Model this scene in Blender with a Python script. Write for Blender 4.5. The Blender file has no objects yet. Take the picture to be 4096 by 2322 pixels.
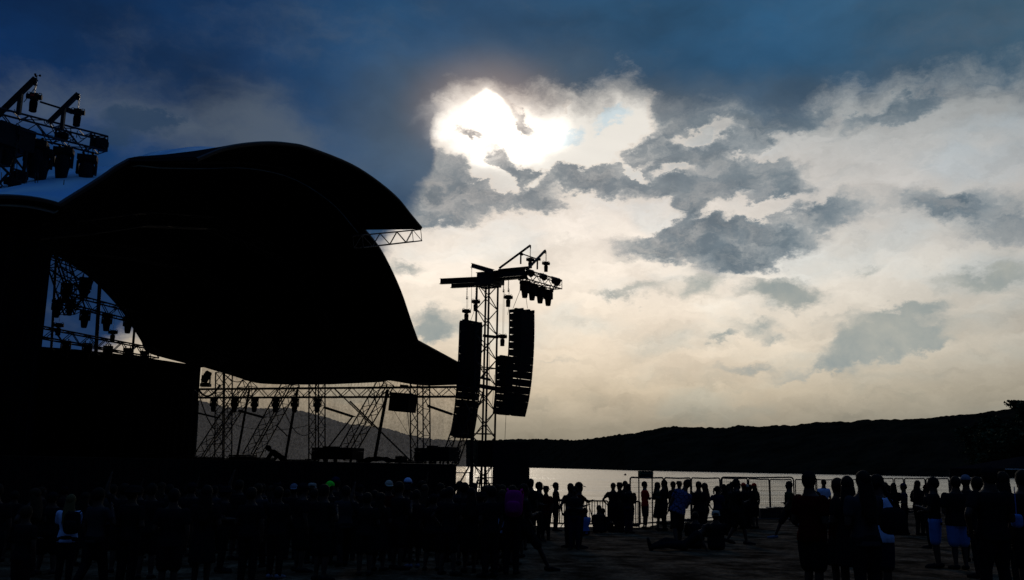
import bpy, bmesh, math, random
from mathutils import Vector, Matrix, noise
R = math.radians
SC = bpy.context.scene
COL = SC.collection
# ------------------------------------------------------------------ camera
FPX = 3700.0                       # focal length in pixels of the 4096 wide photograph
CAMZ = 1.85
PITCH, ROLL = math.atan((1867-1161)/FPX), R(1.0)
cF = Vector((0, math.cos(PITCH), math.sin(PITCH)))
_u = Vector((0, -math.sin(PITCH), math.cos(PITCH)))
_r = Vector((1, 0, 0))
cU = _u*math.cos(ROLL) - _r*math.sin(ROLL)
cR = _r*math.cos(ROLL) + _u*math.sin(ROLL)
cam_d = bpy.data.cameras.new('camera'); cam = bpy.data.objects.new('camera', cam_d); COL.objects.link(cam)
cam_d.sensor_width = 36; cam_d.lens = 36*FPX/4096; cam_d.clip_start = 0.1; cam_d.clip_end = 20000
cam.matrix_world = Matrix((( cR.x, cU.x, -cF.x, 0), (cR.y, cU.y, -cF.y, 0), (cR.z, cU.z, -cF.z, CAMZ), (0,0,0,1)))
SC.camera = cam
CAM = Vector((0,0,CAMZ))
def ray(px, py): return cF + cR*((px-2048)/FPX) - cU*((py-1161)/FPX)
def at(px, py, Y):
    """the world point seen at pixel px,py of the photograph, Y metres ahead"""
    d = ray(px, py); return CAM + d*(Y/d.y)
def azel(px, py):
    d = ray(px, py).normalized(); return math.atan2(d.x, d.y), math.asin(d.z)
SC.view_settings.view_transform = 'Standard'; SC.view_settings.look = 'None'
SC.view_settings.exposure = 0; SC.view_settings.gamma = 1
def lin(r, g, b, k=1.0):
    f = lambda c: (c/255/12.92 if c <= 10 else ((c/255+.055)/1.055)**2.4)
    return (f(r)*k, f(g)*k, f(b)*k, 1)
# ------------------------------------------------------------------ sky
class NT:
    """small helper that writes shader nodes"""
    def __init__(s, tree): s.t = tree; s.n = tree.nodes; s.l = tree.links
    def put(s, inp, v):
        if hasattr(v, 'is_output'): s.l.new(v, inp)
        elif v is not None: inp.default_value = v
    def math(s, op, a, b=None, c=None, clamp=False):
        n = s.n.new('ShaderNodeMath'); n.operation = op; n.use_clamp = clamp
        for i, v in enumerate((a, b, c)): s.put(n.inputs[i], v)
        return n.outputs[0]
    def vec(s, op, a, b=None, scale=None):
        n = s.n.new('ShaderNodeVectorMath'); n.operation = op
        s.put(n.inputs[0], a); s.put(n.inputs[1], b)
        if scale is not None: s.put(n.inputs['Scale'], scale)
        return n.outputs['Value'] if op in ('LENGTH', 'DOT_PRODUCT') else n.outputs[0]
    def mapr(s, v, a, b, c=0.0, d=1.0, kind='SMOOTHSTEP'):
        n = s.n.new('ShaderNodeMapRange'); n.interpolation_type = kind; s.put(n.inputs[0], v)
        for i, x in enumerate((a, b, c, d)): n.inputs[1+i].default_value = x
        return n.outputs[0]
    def mix(s, f, a, b, blend='MIX'):
        n = s.n.new('ShaderNodeMix'); n.data_type = 'RGBA'; n.blend_type = blend
        s.put(n.inputs[0], f); s.put(n.inputs[6], a); s.put(n.inputs[7], b)
        return n.outputs[2]
    def ramp(s, v, stops, interp='LINEAR'):
        n = s.n.new('ShaderNodeValToRGB'); n.color_ramp.interpolation = interp; e = n.color_ramp.elements
        while len(e) < len(stops): e.new(0.5)
        for k, (p, c) in enumerate(stops): e[k].position = p; e[k].color = c
        s.put(n.inputs[0], v); return n.outputs[0]
    def noise(s, v, scale, detail=5, rough=.55, dist=0.0, col=False):
        n = s.n.new('ShaderNodeTexNoise'); s.put(n.inputs['Vector'], v)
        n.inputs['Scale'].default_value = scale; n.inputs['Detail'].default_value = detail
        n.inputs['Roughness'].default_value = rough; n.inputs['Distortion'].default_value = dist
        return n.outputs['Color' if col else 'Fac']
    def curve(s, v, pts):
        n = s.n.new('ShaderNodeFloatCurve'); c = n.mapping.curves[0]
        n.mapping.use_clip = False
        for k, (x, y) in enumerate(pts):
            if k < 2: c.points[k].location = (x, y)
            else: c.points.new(x, y)
        n.mapping.update(); s.put(n.inputs['Value'], v); return n.outputs[0]
    def blob(s, p, px, py, rx, ry, rot=0, amp=1.0, acc=None):
        """elliptical cloud centred on a direction; radii in photograph pixels, turned into angles"""
        a, e = azel(px, py)
        n = s.n.new('ShaderNodeMapping'); n.vector_type = 'TEXTURE'
        n.inputs['Location'].default_value = (a, e, 0); n.inputs['Rotation'].default_value = (0, 0, R(rot))
        n.inputs['Scale'].default_value = (rx/FPX, ry/FPX, 1)
        s.put(n.inputs['Vector'], p)
        g = s.n.new('ShaderNodeTexGradient'); g.gradient_type = 'SPHERICAL'; s.l.new(n.outputs[0], g.inputs[0])
        return s.math('MULTIPLY', g.outputs['Fac'], amp) if acc is None else s.math('MULTIPLY_ADD', g.outputs['Fac'], amp, acc)
    def blobs(s, p, lst):
        acc = None
        for b in lst: acc = s.blob(p, *b, acc=acc)
        return acc
world = bpy.data.worlds.new('World'); SC.world = world; world.use_nodes = True
W = NT(world.node_tree); W.n.clear()
SUN_AZ, SUN_EL = azel(1955, 455)
def build_sky():
    tc = W.n.new('ShaderNodeTexCoord').outputs['Generated']
    d = W.vec('NORMALIZE', tc)
    def azel_of(v):
        sp = W.n.new('ShaderNodeSeparateXYZ'); W.l.new(v, sp.inputs[0])
        az = W.math('ARCTAN2', sp.outputs[0], sp.outputs[1]); el = W.math('ARCSINE', sp.outputs[2])
        cb = W.n.new('ShaderNodeCombineXYZ'); W.l.new(az, cb.inputs[0]); W.l.new(el, cb.inputs[1])
        return az, el, cb.outputs[0]
    az0, el0, p0 = azel_of(d)
    # turbulent wandering of the cloud outlines: a broad one and a fine one
    w1 = W.vec('SUBTRACT', W.noise(d, 9, 3, .6, col=True), (.5, .5, .5))
    w2 = W.vec('SUBTRACT', W.noise(W.vec('MULTIPLY', d, (1, 1, 1.6)), 30, 7, .66, col=True), (.5, .5, .5))
    dw = W.vec('ADD', d, W.vec('ADD', W.vec('SCALE', w1, scale=.04), W.vec('SCALE', w2, scale=.050)))
    az, el, p = azel_of(dw)
    # softly wandered copy for the broad masses
    ds = W.vec('ADD', d, W.vec('ADD', W.vec('SCALE', w1, scale=.045), W.vec('SCALE', w2, scale=.016)))
    azs, els, ps = azel_of(ds)
    E = lambda y, x=2048: azel(x, y)[1]
    # --- 1 bright evening sky: colour by elevation
    t = W.mapr(el0, 0.0, .5, 0, 1, 'LINEAR')
    k = lambda py: E(py)/.5
    base = W.ramp(t, [(0.0, lin(135,132,118)), (k(1700), lin(168,158,139)), (k(1560), lin(213,196,170)),
                      (k(1380), lin(238,221,198)), (k(1100), lin(247,234,218)), (k(800), lin(232,222,212)), (k(450), lin(205,206,203))])
    glow = W.blobs(p0, [(2250, 1150, 2300, 1150, 0, 1.0)])
    side = W.mapr(glow, 0.0, .75, .52, 1.06, 'LINEAR')
    cool = W.mapr(az0, azel(2500,900)[0], azel(4000,900)[0])
    base = W.mix(cool, base, W.mix(1.0, base, (.93, 1.0, 1.06, 1), 'MULTIPLY'))
    base = W.mix(1.0, base, side, 'MULTIPLY')
    # veils: faint streaked brightness variation
    st = W.noise(W.vec('MULTIPLY', dw, (1, 1, 3.2)), 10, 8, .62)
    veil = W.mapr(st, .30, .70, .80, 1.08, 'LINEAR')
    base = W.mix(1.0, base, veil, 'MULTIPLY')
    blu = W.mapr(W.noise(W.vec('MULTIPLY', ds, (1, 1, 2.4)), 8, 4, .5), .48, .70, 0, .55)
    base = W.mix(blu, base, W.mix(1.0, base, (.82, .95, 1.06, 1), 'MULTIPLY'))
    wn_ = W.noise(W.vec('MULTIPLY', dw, (1, 1, 2.6)), 13, 9, .64)
    base = W.mix(W.mapr(wn_, .50, .74, 0, .42), base, W.mix(1.0, base, (.66, .72, .76, 1), 'MULTIPLY'))
    # --- 2 grey cloud banks
    low = W.blobs(p, [
        (1640, 640, 240, 150, -10, 1.5), (1800, 700, 200, 100, 10, 1.5), (1720, 800, 330, 130, 8, 1.9), (1880, 640, 130, 60, 0, .9),
        (1950, 790, 300, 110, 12, 1.8), (1985, 620, 130, 50, -42, 1.7), (2080, 680, 160, 70, -20, 1.6), (2200, 770, 150, 80, 20, 1.2), (2160, 840, 130, 60, 0, 1.1),
        (2330, 690, 260, 95, -10, 1.9), (2560, 760, 330, 75, -8, 1.9), (2500, 640, 150, 80, 30, 1.2),
        (2700, 560, 230, 170, 10, 1.7), (2900, 540, 360, 75, 4, 1.5), (3150, 490, 380, 90, 10, 1.8), (2680, 640, 220, 110, 0, 1.2), (2950, 420, 420, 110, 0, 1.8), (2680, 450, 120, 110, 0, 1.0),
        (2900, 640, 300, 90, 0, 1.5), (2950, 760, 380, 150, -8, 2.0), (3120, 730, 210, 120, -20, 1.5), (2700, 730, 170, 80, 0, 1.1), (2780, 860, 180, 60, 30, 1.0),
        (3540, 450, 320, 62, 6, 2.0), (3680, 425, 150, 60, 0, 1.2), (3330, 560, 140, 40, 10, .9),
        (2600, 975, 260, 90, 5, 1.8), (2720, 1000, 300, 70, 5, 1.5), (2850, 950, 340, 130, -8, 2.0), (3080, 955, 360, 115, 10, 1.9), (3000, 1020, 300, 80, 12, 1.5), (2900, 900, 300, 80, -25, 1.3),
        (3330, 850, 220, 80, -18, 1.5), (3700, 830, 260, 80, -8, 1.5), (3880, 800, 250, 90, 10, 1.6), (4020, 880, 300, 100, 15, 1.6), (4150, 930, 200, 60, 0, 1.2),
        (2250, 450, 80, 34, 25, 1.2), (2050, 455, 130, 50, -30, 1.9), (2110, 490, 80, 36, -20, 1.6), (1878, 526, 75, 28, 18, 1.7),
        # bright gaps torn in the banks
        (2800, 562, 190, 52, 10, -3.2), (2720, 690, 130, 55, 12, -3.0), (1915, 655, 75, 75, 0, -2.6), (2030, 735, 130, 42, -38, -2.8), (2260, 640, 250, 40, 3, -2.2),
        (2110, 800, 170, 80, 0, 1.2), (2240, 840, 130, 60, 0, 1.0), (1650, 850, 220, 80, 0, 1.2), (2140, 735, 70, 30, 60, -1.6), (2560, 690, 120, 22, -35, -1.8), (3080, 838, 300, 40, 8, -2.4), (2560, 880, 260, 50, 4, -2.6), (3160, 590, 260, 34, 20, -2.4), (3420, 420, 260, 36, 22, -1.6),
        (2420, 500, 300, 110, 0, -1.5), (2880, 850, 200, 30, 20, -1.8), (2380, 560, 200, 60, 20, -1.6), (2950, 655, 90, 24, 20, -1.6), (3560, 700, 400, 60, 0, -1.5)])
    thin = W.blobs(p, [
        (3140, 1160, 240, 75, -3, 2.0), (2810, 1140, 130, 62, 25, 1.0), (2590, 1170, 140, 50, 12, .95), (2450, 1185, 120, 24, 0, .8),
        (3560, 1330, 280, 110, 12, 1.9), (3480, 1400, 260, 90, 14, 1.6), (3750, 1350, 150, 60, 0, .9), (3250, 1480, 240, 32, 10, .9), (3650, 1230, 190, 40, 12, .9), (3400, 1250, 140, 40, 0, .8),
        (3020, 1300, 120, 55, 10, 1.0), (2880, 1355, 75, 24, 0, .9), (3060, 1355, 80, 34, 0, .9),
        (3900, 1110, 220, 50, 4, 1.1), (4040, 1120, 200, 55, 0, 1.0), (1740, 1300, 170, 90, 5, 1.3), (1700, 1350, 110, 40, 0, .9),
        (2190, 1450, 170, 34, 0, .9), (1640, 1060, 150, 40, 0, .8), (3450, 1080, 120, 26, 8, .7), (2500, 1060, 120, 24, 0, .6), (3000,1480,260,30,5,.6)])
    fb = W.math('SUBTRACT', W.noise(W.vec('MULTIPLY', ds, (1, 1, 1.9)), 17, 9, .6), .5)
    fine = W.math('SUBTRACT', W.noise(W.vec('MULTIPLY', dw, (1, 1, 1.7)), 42, 9, .68), .5)
    fb2 = W.math('MULTIPLY_ADD', fine, .5, W.math('MULTIPLY', fb, 2.1))
    lowd = W.math('MULTIPLY_ADD', fb2, W.mapr(low, 0, .35, 0, 1, 'LINEAR'), low)
    lowd = W.math('MULTIPLY_ADD', W.math('SUBTRACT', W.noise(W.vec('MULTIPLY', dw, (1, 1, 1.4)), 75, 8, .7), .5), W.mapr(low, 0, .5, 0, .9, 'LINEAR'), lowd)
    lowm = W.math('MULTIPLY', W.mapr(lowd, .0, 1.5), W.mapr(W.noise(W.vec('MULTIPLY', dw, (1, 1, 2.2)), 24, 7, .62), .30, .62, .64, .95))
    thinm = W.mapr(W.math('MULTIPLY_ADD', fb2, W.mapr(thin, 0, .3, 0, 1, 'LINEAR'), thin), .0, 1.3)
    gcol = W.ramp(W.math('MULTIPLY_ADD', fb, 1.3, W.mapr(lowd, .3, 2.0, .85, .3, 'LINEAR')), [(.12, lin(76,95,109)), (.4, lin(102,118,129)), (.65, lin(138,147,152)), (.95, lin(186,182,177))])
    tcol = W.ramp(W.noise(ds, 20, 7, .6), [(.25, lin(132,145,148)), (.75, lin(178,178,168))])
    # --- 3 the dark storm deck above
    A = lambda px, py: azel(px, py)
    pts = [(-200,1750),(330,1500),(600,1300),(1150,1150),(1500,1060),(1620,900),(1700,700),(1735,520),(1785,455),(1880,418),(2000,418),(2150,432),(2350,425),(2600,432),(2720,470),(2950,500),(3130,530),(3270,460),(3420,405),(3560,392),(3750,385),(3900,360),(4200,315)]
    a0, a1 = A(-200,700)[0], A(4200,700)[0]
    cp = [((A(x,y)[0]-a0)/(a1-a0), A(x,y)[1]) for x, y in pts]
    edge = W.curve(W.mapr(azs, a0, a1, 0, 1, 'LINEAR'), cp)
    above = W.math('SUBTRACT', els, edge)
    deck = W.mapr(W.math('MULTIPLY_ADD', fine, .035, W.math('MULTIPLY_ADD', fb, .075, above)), -.018, .034)
    dn = W.noise(W.vec('MULTIPLY', ds, (1, 1, 2.0)), 4.5, 7, .52)
    tt = W.mapr(az0, A(0,300)[0], A(4096,300)[0], 0, 1, 'LINEAR')
    dcol = W.ramp(tt, [(0.0, lin(4,40,82)), (.22, lin(10,50,90)), (.36, lin(24,66,102)), (.47, lin(30,66,98)), (.6, lin(34,74,106)), (.78, lin(38,78,110)), (1.0, lin(60,90,112))])
    dlow = W.mapr(W.blobs(ps, [(2050, 560, 950, 480, 0, 1.2), (3100, 480, 1000, 230, 0, .9)]), 0, .75)                       # greyer belly near its lit rim
    dcol = W.mix(W.math('MULTIPLY', dlow, .60), dcol, lin(82,94,104))
    dcol = W.mix(1.0, dcol, W.mapr(dn, .3, .7, .62, 1.42, 'LINEAR'), 'MULTIPLY')
    pale = W.blobs(ps, [(780, 520, 700, 200, -6, 1.3), (1130, 520, 420, 200, -30, 1.0), (1250, 150, 500, 150, 0, .5), (150, 400, 420, 160, 0, .8), (3900, 120, 500, 200, 0, .6), (2750,420,300,80,0,.5)])
    pale = W.mapr(W.math('MULTIPLY_ADD', fb2, .8, pale), -.1, 1.6, 0, .66)
    dcol = W.mix(pale, dcol, lin(88,99,110))
    tuft = W.mapr(W.math('MULTIPLY_ADD', fb, 1.0, W.blobs(p, [(560, 480, 210, 80, 8, 1.6), (680, 470, 120, 30, -10, .8), (430, 560, 170, 50, 0, .9)])), .1, 1.0, 0, .75)
    dcol = W.mix(tuft, dcol, lin(30,56,84))
    # --- 4 light round the veiled sun
    sunp = W.blobs(ps, [(1960, 500, 430, 215, 0, 1.15), (2120, 560, 320, 150, 0, .7)])
    hot = W.mapr(W.math('MULTIPLY_ADD', fb, .7, sunp), .30, 1.05, 0, 1.0)
    base = W.mix(W.mapr(sunp, 0.0, .6), base, (1.02, .98, .90, 1))
    hole = W.blobs(ps, [(2200, 500, 520, 210, -4, 1.3), (2400, 560, 480, 200, 0, 1.0), (2100, 680, 380, 140, -20, .8)])
    base = W.mix(W.mapr(hole, 0, .8, 0, .8), base, (.90, .85, .77, 1))
    bl2 = W.mapr(W.math('MULTIPLY_ADD', fb, .5, W.blobs(p, [(2440, 465, 130, 52, 10, 1.1), (2270, 550, 120, 45, 10, 1.0)])), .2, .7, 0, .8)
    base = W.mix(bl2, base, lin(196,214,222))
    core = W.blobs(ps, [(1945, 455, 150, 105, 0, 1.0)])
    c = W.mix(thinm, base, tcol)
    # rims of the low banks lit through from behind, strongest near the sun
    near = W.mapr(W.blobs(p0, [(2150, 620, 1300, 620, 0, 1.0)]), 0, .85)
    gcol = W.mix(W.math('MULTIPLY', near, .35), gcol, lin(122,124,128))
    rim = W.math('MULTIPLY', W.math('MULTIPLY', lowm, W.math('SUBTRACT', 1.0, lowm)), near)
    c = W.mix(lowm, c, gcol)
    c = W.mix(W.math('MULTIPLY', rim, W.mapr(lowm, .15, .75, 2.2, .2)), c, (.96, .83, .70, 1))
    # shafts of light fanning out from the veiled sun
    da = W.math('SUBTRACT', az0, SUN_AZ); de = W.math('SUBTRACT', el0, SUN_EL)
    ang = W.math('ARCTAN2', da, de)
    sh = W.n.new('ShaderNodeTexNoise'); sh.noise_dimensions = '1D'; sh.inputs['Scale'].default_value = 6; sh.inputs['Detail'].default_value = 4
    W.l.new(ang, sh.inputs['W'])
    far_b = W.blobs(p0, [(2900, 950, 1100, 620, -15, 1.2)])
    shaft = W.math('MULTIPLY', W.mapr(sh.outputs[0], .42, .68), W.mapr(far_b, 0, .8, 0, .24))
    c = W.mix(shaft, c, W.mix(1.0, c, (.16, .155, .13, 1), 'ADD'))
    c = W.mix(deck, c, dcol)
    drim = W.math('MULTIPLY', W.math('MULTIPLY', deck, W.math('SUBTRACT', 1.0, deck)), W.mapr(W.blobs(p0, [(2050, 430, 900, 400, 0, 1.0)]), 0, .9))
    c = W.mix(W.math('MULTIPLY', drim, 1.0), c, (.55, .48, .42, 1))
    c = W.mix(W.mapr(W.blobs(p0, [(1955, 440, 440, 280, 0, 1.0)]), 0, 1.0, 0, .30), c, (.80, .55, .42, 1))
    c = W.mix(1.0, c, W.mix(W.math('MULTIPLY', hot, W.math('SUBTRACT', 1.0, lowm)), (0,0,0,1), (.75, .70, .62, 1)), 'ADD')
    c = W.mix(1.0, c, W.mix(W.mapr(core, .2, 1.0), (0,0,0,1), (6, 5.4, 4.6, 1)), 'ADD')
    # --- 5 unseen sky, made up for its light: dark all round, bluer overhead
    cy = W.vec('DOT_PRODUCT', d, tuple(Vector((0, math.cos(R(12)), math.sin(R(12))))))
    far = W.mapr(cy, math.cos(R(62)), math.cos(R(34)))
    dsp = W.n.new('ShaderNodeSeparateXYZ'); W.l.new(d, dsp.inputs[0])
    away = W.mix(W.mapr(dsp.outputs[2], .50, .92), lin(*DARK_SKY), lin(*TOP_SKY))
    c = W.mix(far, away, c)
    sky = W.n.new('ShaderNodeTexSky'); sky.sky_type = 'NISHITA'; sky.sun_disc = False
    sky.sun_elevation = SUN_EL; sky.sun_rotation = SUN_AZ
    b1 = W.n.new('ShaderNodeBackground'); W.l.new(c, b1.inputs[0]); b1.inputs[1].default_value = 1.0
    b2 = W.n.new('ShaderNodeBackground'); W.l.new(sky.outputs[0], b2.inputs[0]); b2.inputs[1].default_value = .05
    mx = W.n.new('ShaderNodeMixShader'); mx.inputs[0].default_value = .015     # clear sky that comes through the overcast
    W.l.new(b1.outputs[0], mx.inputs[1]); W.l.new(b2.outputs[0], mx.inputs[2])
    out = W.n.new('ShaderNodeOutputWorld'); W.l.new(mx.outputs[0], out.inputs[0])
DARK_SKY = (12, 22, 40); TOP_SKY = (58, 94, 148)  # out-of-view sky: dark keeps silhouettes black, added blue zenith lights upward faces
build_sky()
world.cycles.sampling_method = 'MANUAL'; world.cycles.sample_map_resolution = 512
sd = bpy.data.lights.new('sun', 'SUN'); sd.energy = .30; sd.angle = R(8); sd.color = (1, .86, .68)
sun = bpy.data.objects.new('sun', sd); COL.objects.link(sun)
sun.rotation_euler = Vector((math.sin(SUN_AZ)*math.cos(SUN_EL), math.cos(SUN_AZ)*math.cos(SUN_EL), math.sin(SUN_EL))).to_track_quat('Z', 'Y').to_euler()
# ------------------------------------------------------------------ materials
def mat(name, col, rough=.7, spec=.25, metal=0.0, var=.25, scale=6.0, bump=0.0, bscale=40.0):
    m = bpy.data.materials.new(name); m.use_nodes = True; t = NT(m.node_tree)
    p = m.node_tree.nodes['Principled BSDF']
    p.inputs['Roughness'].default_value = rough; p.inputs['Metallic'].default_value = metal
    p.inputs['Specular IOR Level'].default_value = spec
    co = t.n.new('ShaderNodeTexCoord').outputs['Object']
    n = t.noise(co, scale, 4, .6)
    a = tuple(c*(1-var) for c in col[:3])+(1,); b = tuple(min(1, c*(1+var)) for c in col[:3])+(1,)
    t.l.new(t.ramp(n, [(.3, a), (.7, b)]), p.inputs['Base Color'])
    if bump:
        bn = t.n.new('ShaderNodeBump'); bn.inputs['Strength'].default_value = bump; bn.inputs['Distance'].default_value = .02
        t.l.new(t.noise(co, bscale, 4, .6), bn.inputs['Height']); t.l.new(bn.outputs[0], p.inputs['Normal'])
    return m
M = {}
M['steel'] = mat('black_steel', (.018,.018,.019), .55, .2)
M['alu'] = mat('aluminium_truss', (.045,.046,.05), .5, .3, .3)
M['cab'] = mat('black_cabinet', (.012,.012,.013), .7, .15, bump=.2)
M['fab'] = mat('black_fabric', (.010,.010,.012), .95, 0)
M['skirt'] = mat('stage_skirt', (.012,.012,.013), .95, 0)
M['wood'] = mat('dark_wood', (.03,.022,.015), .8, .1)
M['chain'] = mat('chain_steel', (.06,.055,.05), .4, .4, .5)
M['board'] = mat('sign_board', (.004,.02,.014), .6, .2)
M['letters'] = mat('sign_letters', (.02,.30,.20), .6, .2)
M['icon'] = mat('sign_icon', (.25,.32,.12), .6, .2)
M['buoy'] = mat('red_buoy', (.35,.02,.015), .5, .3)
M['tent'] = mat('tent_canvas', (.02,.02,.022), .9, .1)
M['hem'] = mat('pale_hem', (.75,.75,.72), .8, .2)
M['led'] = mat('red_label', (.5,.03,.02), .6, .2)
M['litter'] = mat('crumpled_paper', (.5,.48,.44), .8, .2)
# ------------------------------------------------------------------ mesh helper
def off_of(o):
    v = Vector((0,0,0))
    while o is not None: v += o.location; o = o.parent
    return v
def frame(d, up=Vector((0,0,1))):
    d = d.normalized()
    x = d.cross(up)
    if x.length < 1e-4: x = d.cross(Vector((0,1,0)))
    x.normalize(); return x, x.cross(d).normalized()      # sideways, upward
class MB:
    def __init__(s): s.v = []; s.f = []
    def add(s, vs, fs):
        b = len(s.v); s.v += [Vector(v) for v in vs]; s.f += [tuple(b+i for i in f) for f in fs]; return s
    def tube(s, p, q, r, n=4, r2=None):
        p = Vector(p); q = Vector(q)
        if (q-p).length < 1e-6: return s
        x, y = frame(q-p); r2 = r if r2 is None else r2; vs = []
        for c, rr in ((p, r), (q, r2)):
            for k in range(n):
                a = 2*math.pi*(k+.5)/n; vs.append(c+x*math.cos(a)*rr+y*math.sin(a)*rr)
        return s.add(vs, [tuple(range(n))[::-1], tuple(range(n, 2*n))]+[(k, (k+1) % n, n+(k+1) % n, n+k) for k in range(n)])
    def path(s, pts, r, n=5):
        for a, b in zip(pts, pts[1:]): s.tube(a, b, r, n)
        return s
    def box(s, c, hx, hy, hz, ax=None):
        c = Vector(c); X, Y, Z = ax if ax else (Vector((1,0,0)), Vector((0,1,0)), Vector((0,0,1)))
        vs = [c+X*hx*i+Y*hy*j+Z*hz*k for k in (-1,1) for j in (-1,1) for i in (-1,1)]
        return s.add(vs, [(0,2,3,1),(4,5,7,6),(0,1,5,4),(2,6,7,3),(0,4,6,2),(1,3,7,5)])
    def beam(s, p, q, w, h, flange=False):
        """rectangular or I section beam from p to q"""
        p = Vector(p); q = Vector(q); x, y = frame(q-p); d = (q-p)/2; c = (p+q)/2; L = d.length; d.normalize()
        if not flange: return s.box(c, w/2, h/2, L, (x, y, d))
        s.box(c+y*(h/2-.012), w/2, .012, L, (x, y, d)); s.box(c-y*(h/2-.012), w/2, .012, L, (x, y, d))
        return s.box(c, w*.12, h/2-.024, L-.002, (x, y, d))
    def rings(s, rs, cap=True):
        """rs: list of (centre, X, Y, rx, ry) joined into a skin"""
        n = 12; vs = []
        for c, X, Y, a, b in rs:
            for k in range(n):
                t = 2*math.pi*k/n; vs.append(c+X*math.cos(t)*a+Y*math.sin(t)*b)
        fs = []
        for i in range(len(rs)-1):
            for k in range(n): fs.append((i*n+k, i*n+(k+1) % n, (i+1)*n+(k+1) % n, (i+1)*n+k))
        if cap: fs += [tuple(range(n))[::-1], tuple(range((len(rs)-1)*n, len(rs)*n))]
        return s.add(vs, fs)
    def ball(s, c, rx, ry=None, rz=None, nu=10, nv=7, fn=None, ax=None):
        ry = ry or rx; rz = rz or rx; c = Vector(c); X, Y, Z = ax if ax else (Vector((1,0,0)), Vector((0,1,0)), Vector((0,0,1)))
        vs = []; fs = []
        P = lambda u, v: Vector((math.cos(u)*math.sin(v), math.sin(u)*math.sin(v), math.cos(v)))
        g = lambda d: c+X*rx*d.x+Y*ry*d.y+Z*rz*d.z if fn is None else c+(lambda e: X*rx*e.x+Y*ry*e.y+Z*rz*e.z)(fn(d))
        vs.append(g(P(0, 0)))
        for j in range(1, nv):
            for i in range(nu): vs.append(g(P(2*math.pi*i/nu, math.pi*j/nv)))
        vs.append(g(P(0, math.pi)))
        for i in range(nu): fs.append((0, 1+i, 1+(i+1) % nu)); 
        for j in range(nv-2):
            for i in range(nu):
                a = 1+j*nu+i; b = 1+j*nu+(i+1) % nu; fs.append((a, a+nu, b+nu, b))
        e = len(vs)-1; o = 1+(nv-2)*nu
        for i in range(nu): fs.append((o+i, e, o+(i+1) % nu))
        return s.add(vs, fs)
    def lathe(s, c, prof, n=14, ax=None):
        c = Vector(c); X, Y, Z = ax if ax else (Vector((1,0,0)), Vector((0,1,0)), Vector((0,0,1)))
        vs = [c+X*r*math.cos(2*math.pi*k/n)+Y*r*math.sin(2*math.pi*k/n)+Z*z for r, z in prof for k in range(n)]
        m = len(prof)
        fs = [(i*n+k, i*n+(k+1) % n, (i+1)*n+(k+1) % n, (i+1)*n+k) for i in range(m-1) for k in range(n)]
        return s.add(vs, fs+[tuple(range(n))[::-1], tuple(range((m-1)*n, m*n))])
    def sheet(s, rows, thick=None):
        """grid of points -> surface; thick: Vector offset or float along normals, closed into a thin slab"""
        m, n = len(rows), len(rows[0]); P = [[Vector(p) for p in r] for r in rows]
        vs = [p for r in P for p in r]
        fs = [(i*n+j, i*n+j+1, (i+1)*n+j+1, (i+1)*n+j) for i in range(m-1) for j in range(n-1)]
        if thick is None: return s.add(vs, fs)
        N = []
        for i in range(m):
            for j in range(n):
                a = P[min(i+1, m-1)][j]-P[max(i-1, 0)][j]; b = P[i][min(j+1, n-1)]-P[i][max(j-1, 0)]
                q = a.cross(b); N.append(q.normalized() if q.length > 1e-9 else Vector((0,0,1)))
        k = m*n; vs += [v+(N[i]*thick if not isinstance(thick, Vector) else thick) for i, v in enumerate(vs)]
        fs += [tuple(x+k for x in f[::-1]) for f in fs[:]]
        for j in range(n-1):
            fs.append((j+1, j, k+j, k+j+1)); a = (m-1)*n+j; fs.append((a, a+1, k+a+1, k+a))
        for i in range(m-1):
            a = i*n; fs.append((a, a+n, k+a+n, k+a)); a = i*n+n-1; fs.append((a+n, a, k+a, k+a+n))
        return s.add(vs, fs)
    def truss(s, p, q, w, h, bay=.5, rc=.025, rd=.012, up=Vector((0,0,1)), roll=0.0, tri=False):
        """lattice girder: four (or three) chords with zigzag lacing"""
        p = Vector(p); q = Vector(q); x, y = frame(q-p, up)
        if roll: x, y = x*math.cos(roll)+y*math.sin(roll), y*math.cos(roll)-x*math.sin(roll)
        cs = [x*w/2+y*h/2, -x*w/2+y*h/2, -x*w/2-y*h/2, x*w/2-y*h/2] if not tri else [x*w/2+y*h/2, -x*w/2+y*h/2, -y*h/2]
        for c in cs: s.tube(p+c, q+c, rc, 6)
        n = max(2, round((q-p).length/bay)); m = len(cs)
        for k in range(m):
            a, b = cs[k], cs[(k+1) % m]
            for i in range(n):
                s.tube(p.lerp(q, i/n)+(a if i % 2 else b), p.lerp(q, (i+1)/n)+(b if i % 2 else a), rd, 4)
            for i in (0, n): s.tube(p.lerp(q, i/n)+a, p.lerp(q, i/n)+b, rd, 4)
            if m == 4 and k % 2 == 0:
                for i in range(2, n, 2): s.tube(p.lerp(q, i/n)+a, p.lerp(q, i/n)+b, rd, 4)
        return s
    def build(s, name, m, parent=None, smooth=False):
        me = bpy.data.meshes.new(name); o = bpy.data.objects.new(name, me)
        d = off_of(parent) if parent else Vector((0,0,0))
        me.from_pydata([v-d for v in s.v], [], s.f); me.validate(); me.update()
        me.materials.append(M[m] if isinstance(m, str) else m)
        if smooth: me.polygons.foreach_set('use_smooth', [True]*len(me.polygons))
        COL.objects.link(o)
        if parent: o.parent = parent
        return o
    def pin(s, name, m, label, cat, group=None, smooth=False):
        """a thing that is one mesh: origin at the centre of its base"""
        xs = [v.x for v in s.v]; ys = [v.y for v in s.v]; zs = [v.z for v in s.v]
        b = Vector(((min(xs)+max(xs))/2, (min(ys)+max(ys))/2, min(zs)))
        s.v = [v-b for v in s.v]; o = s.build(name, m, None, smooth); o.location = b
        return tag(o, label, cat, group)
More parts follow.
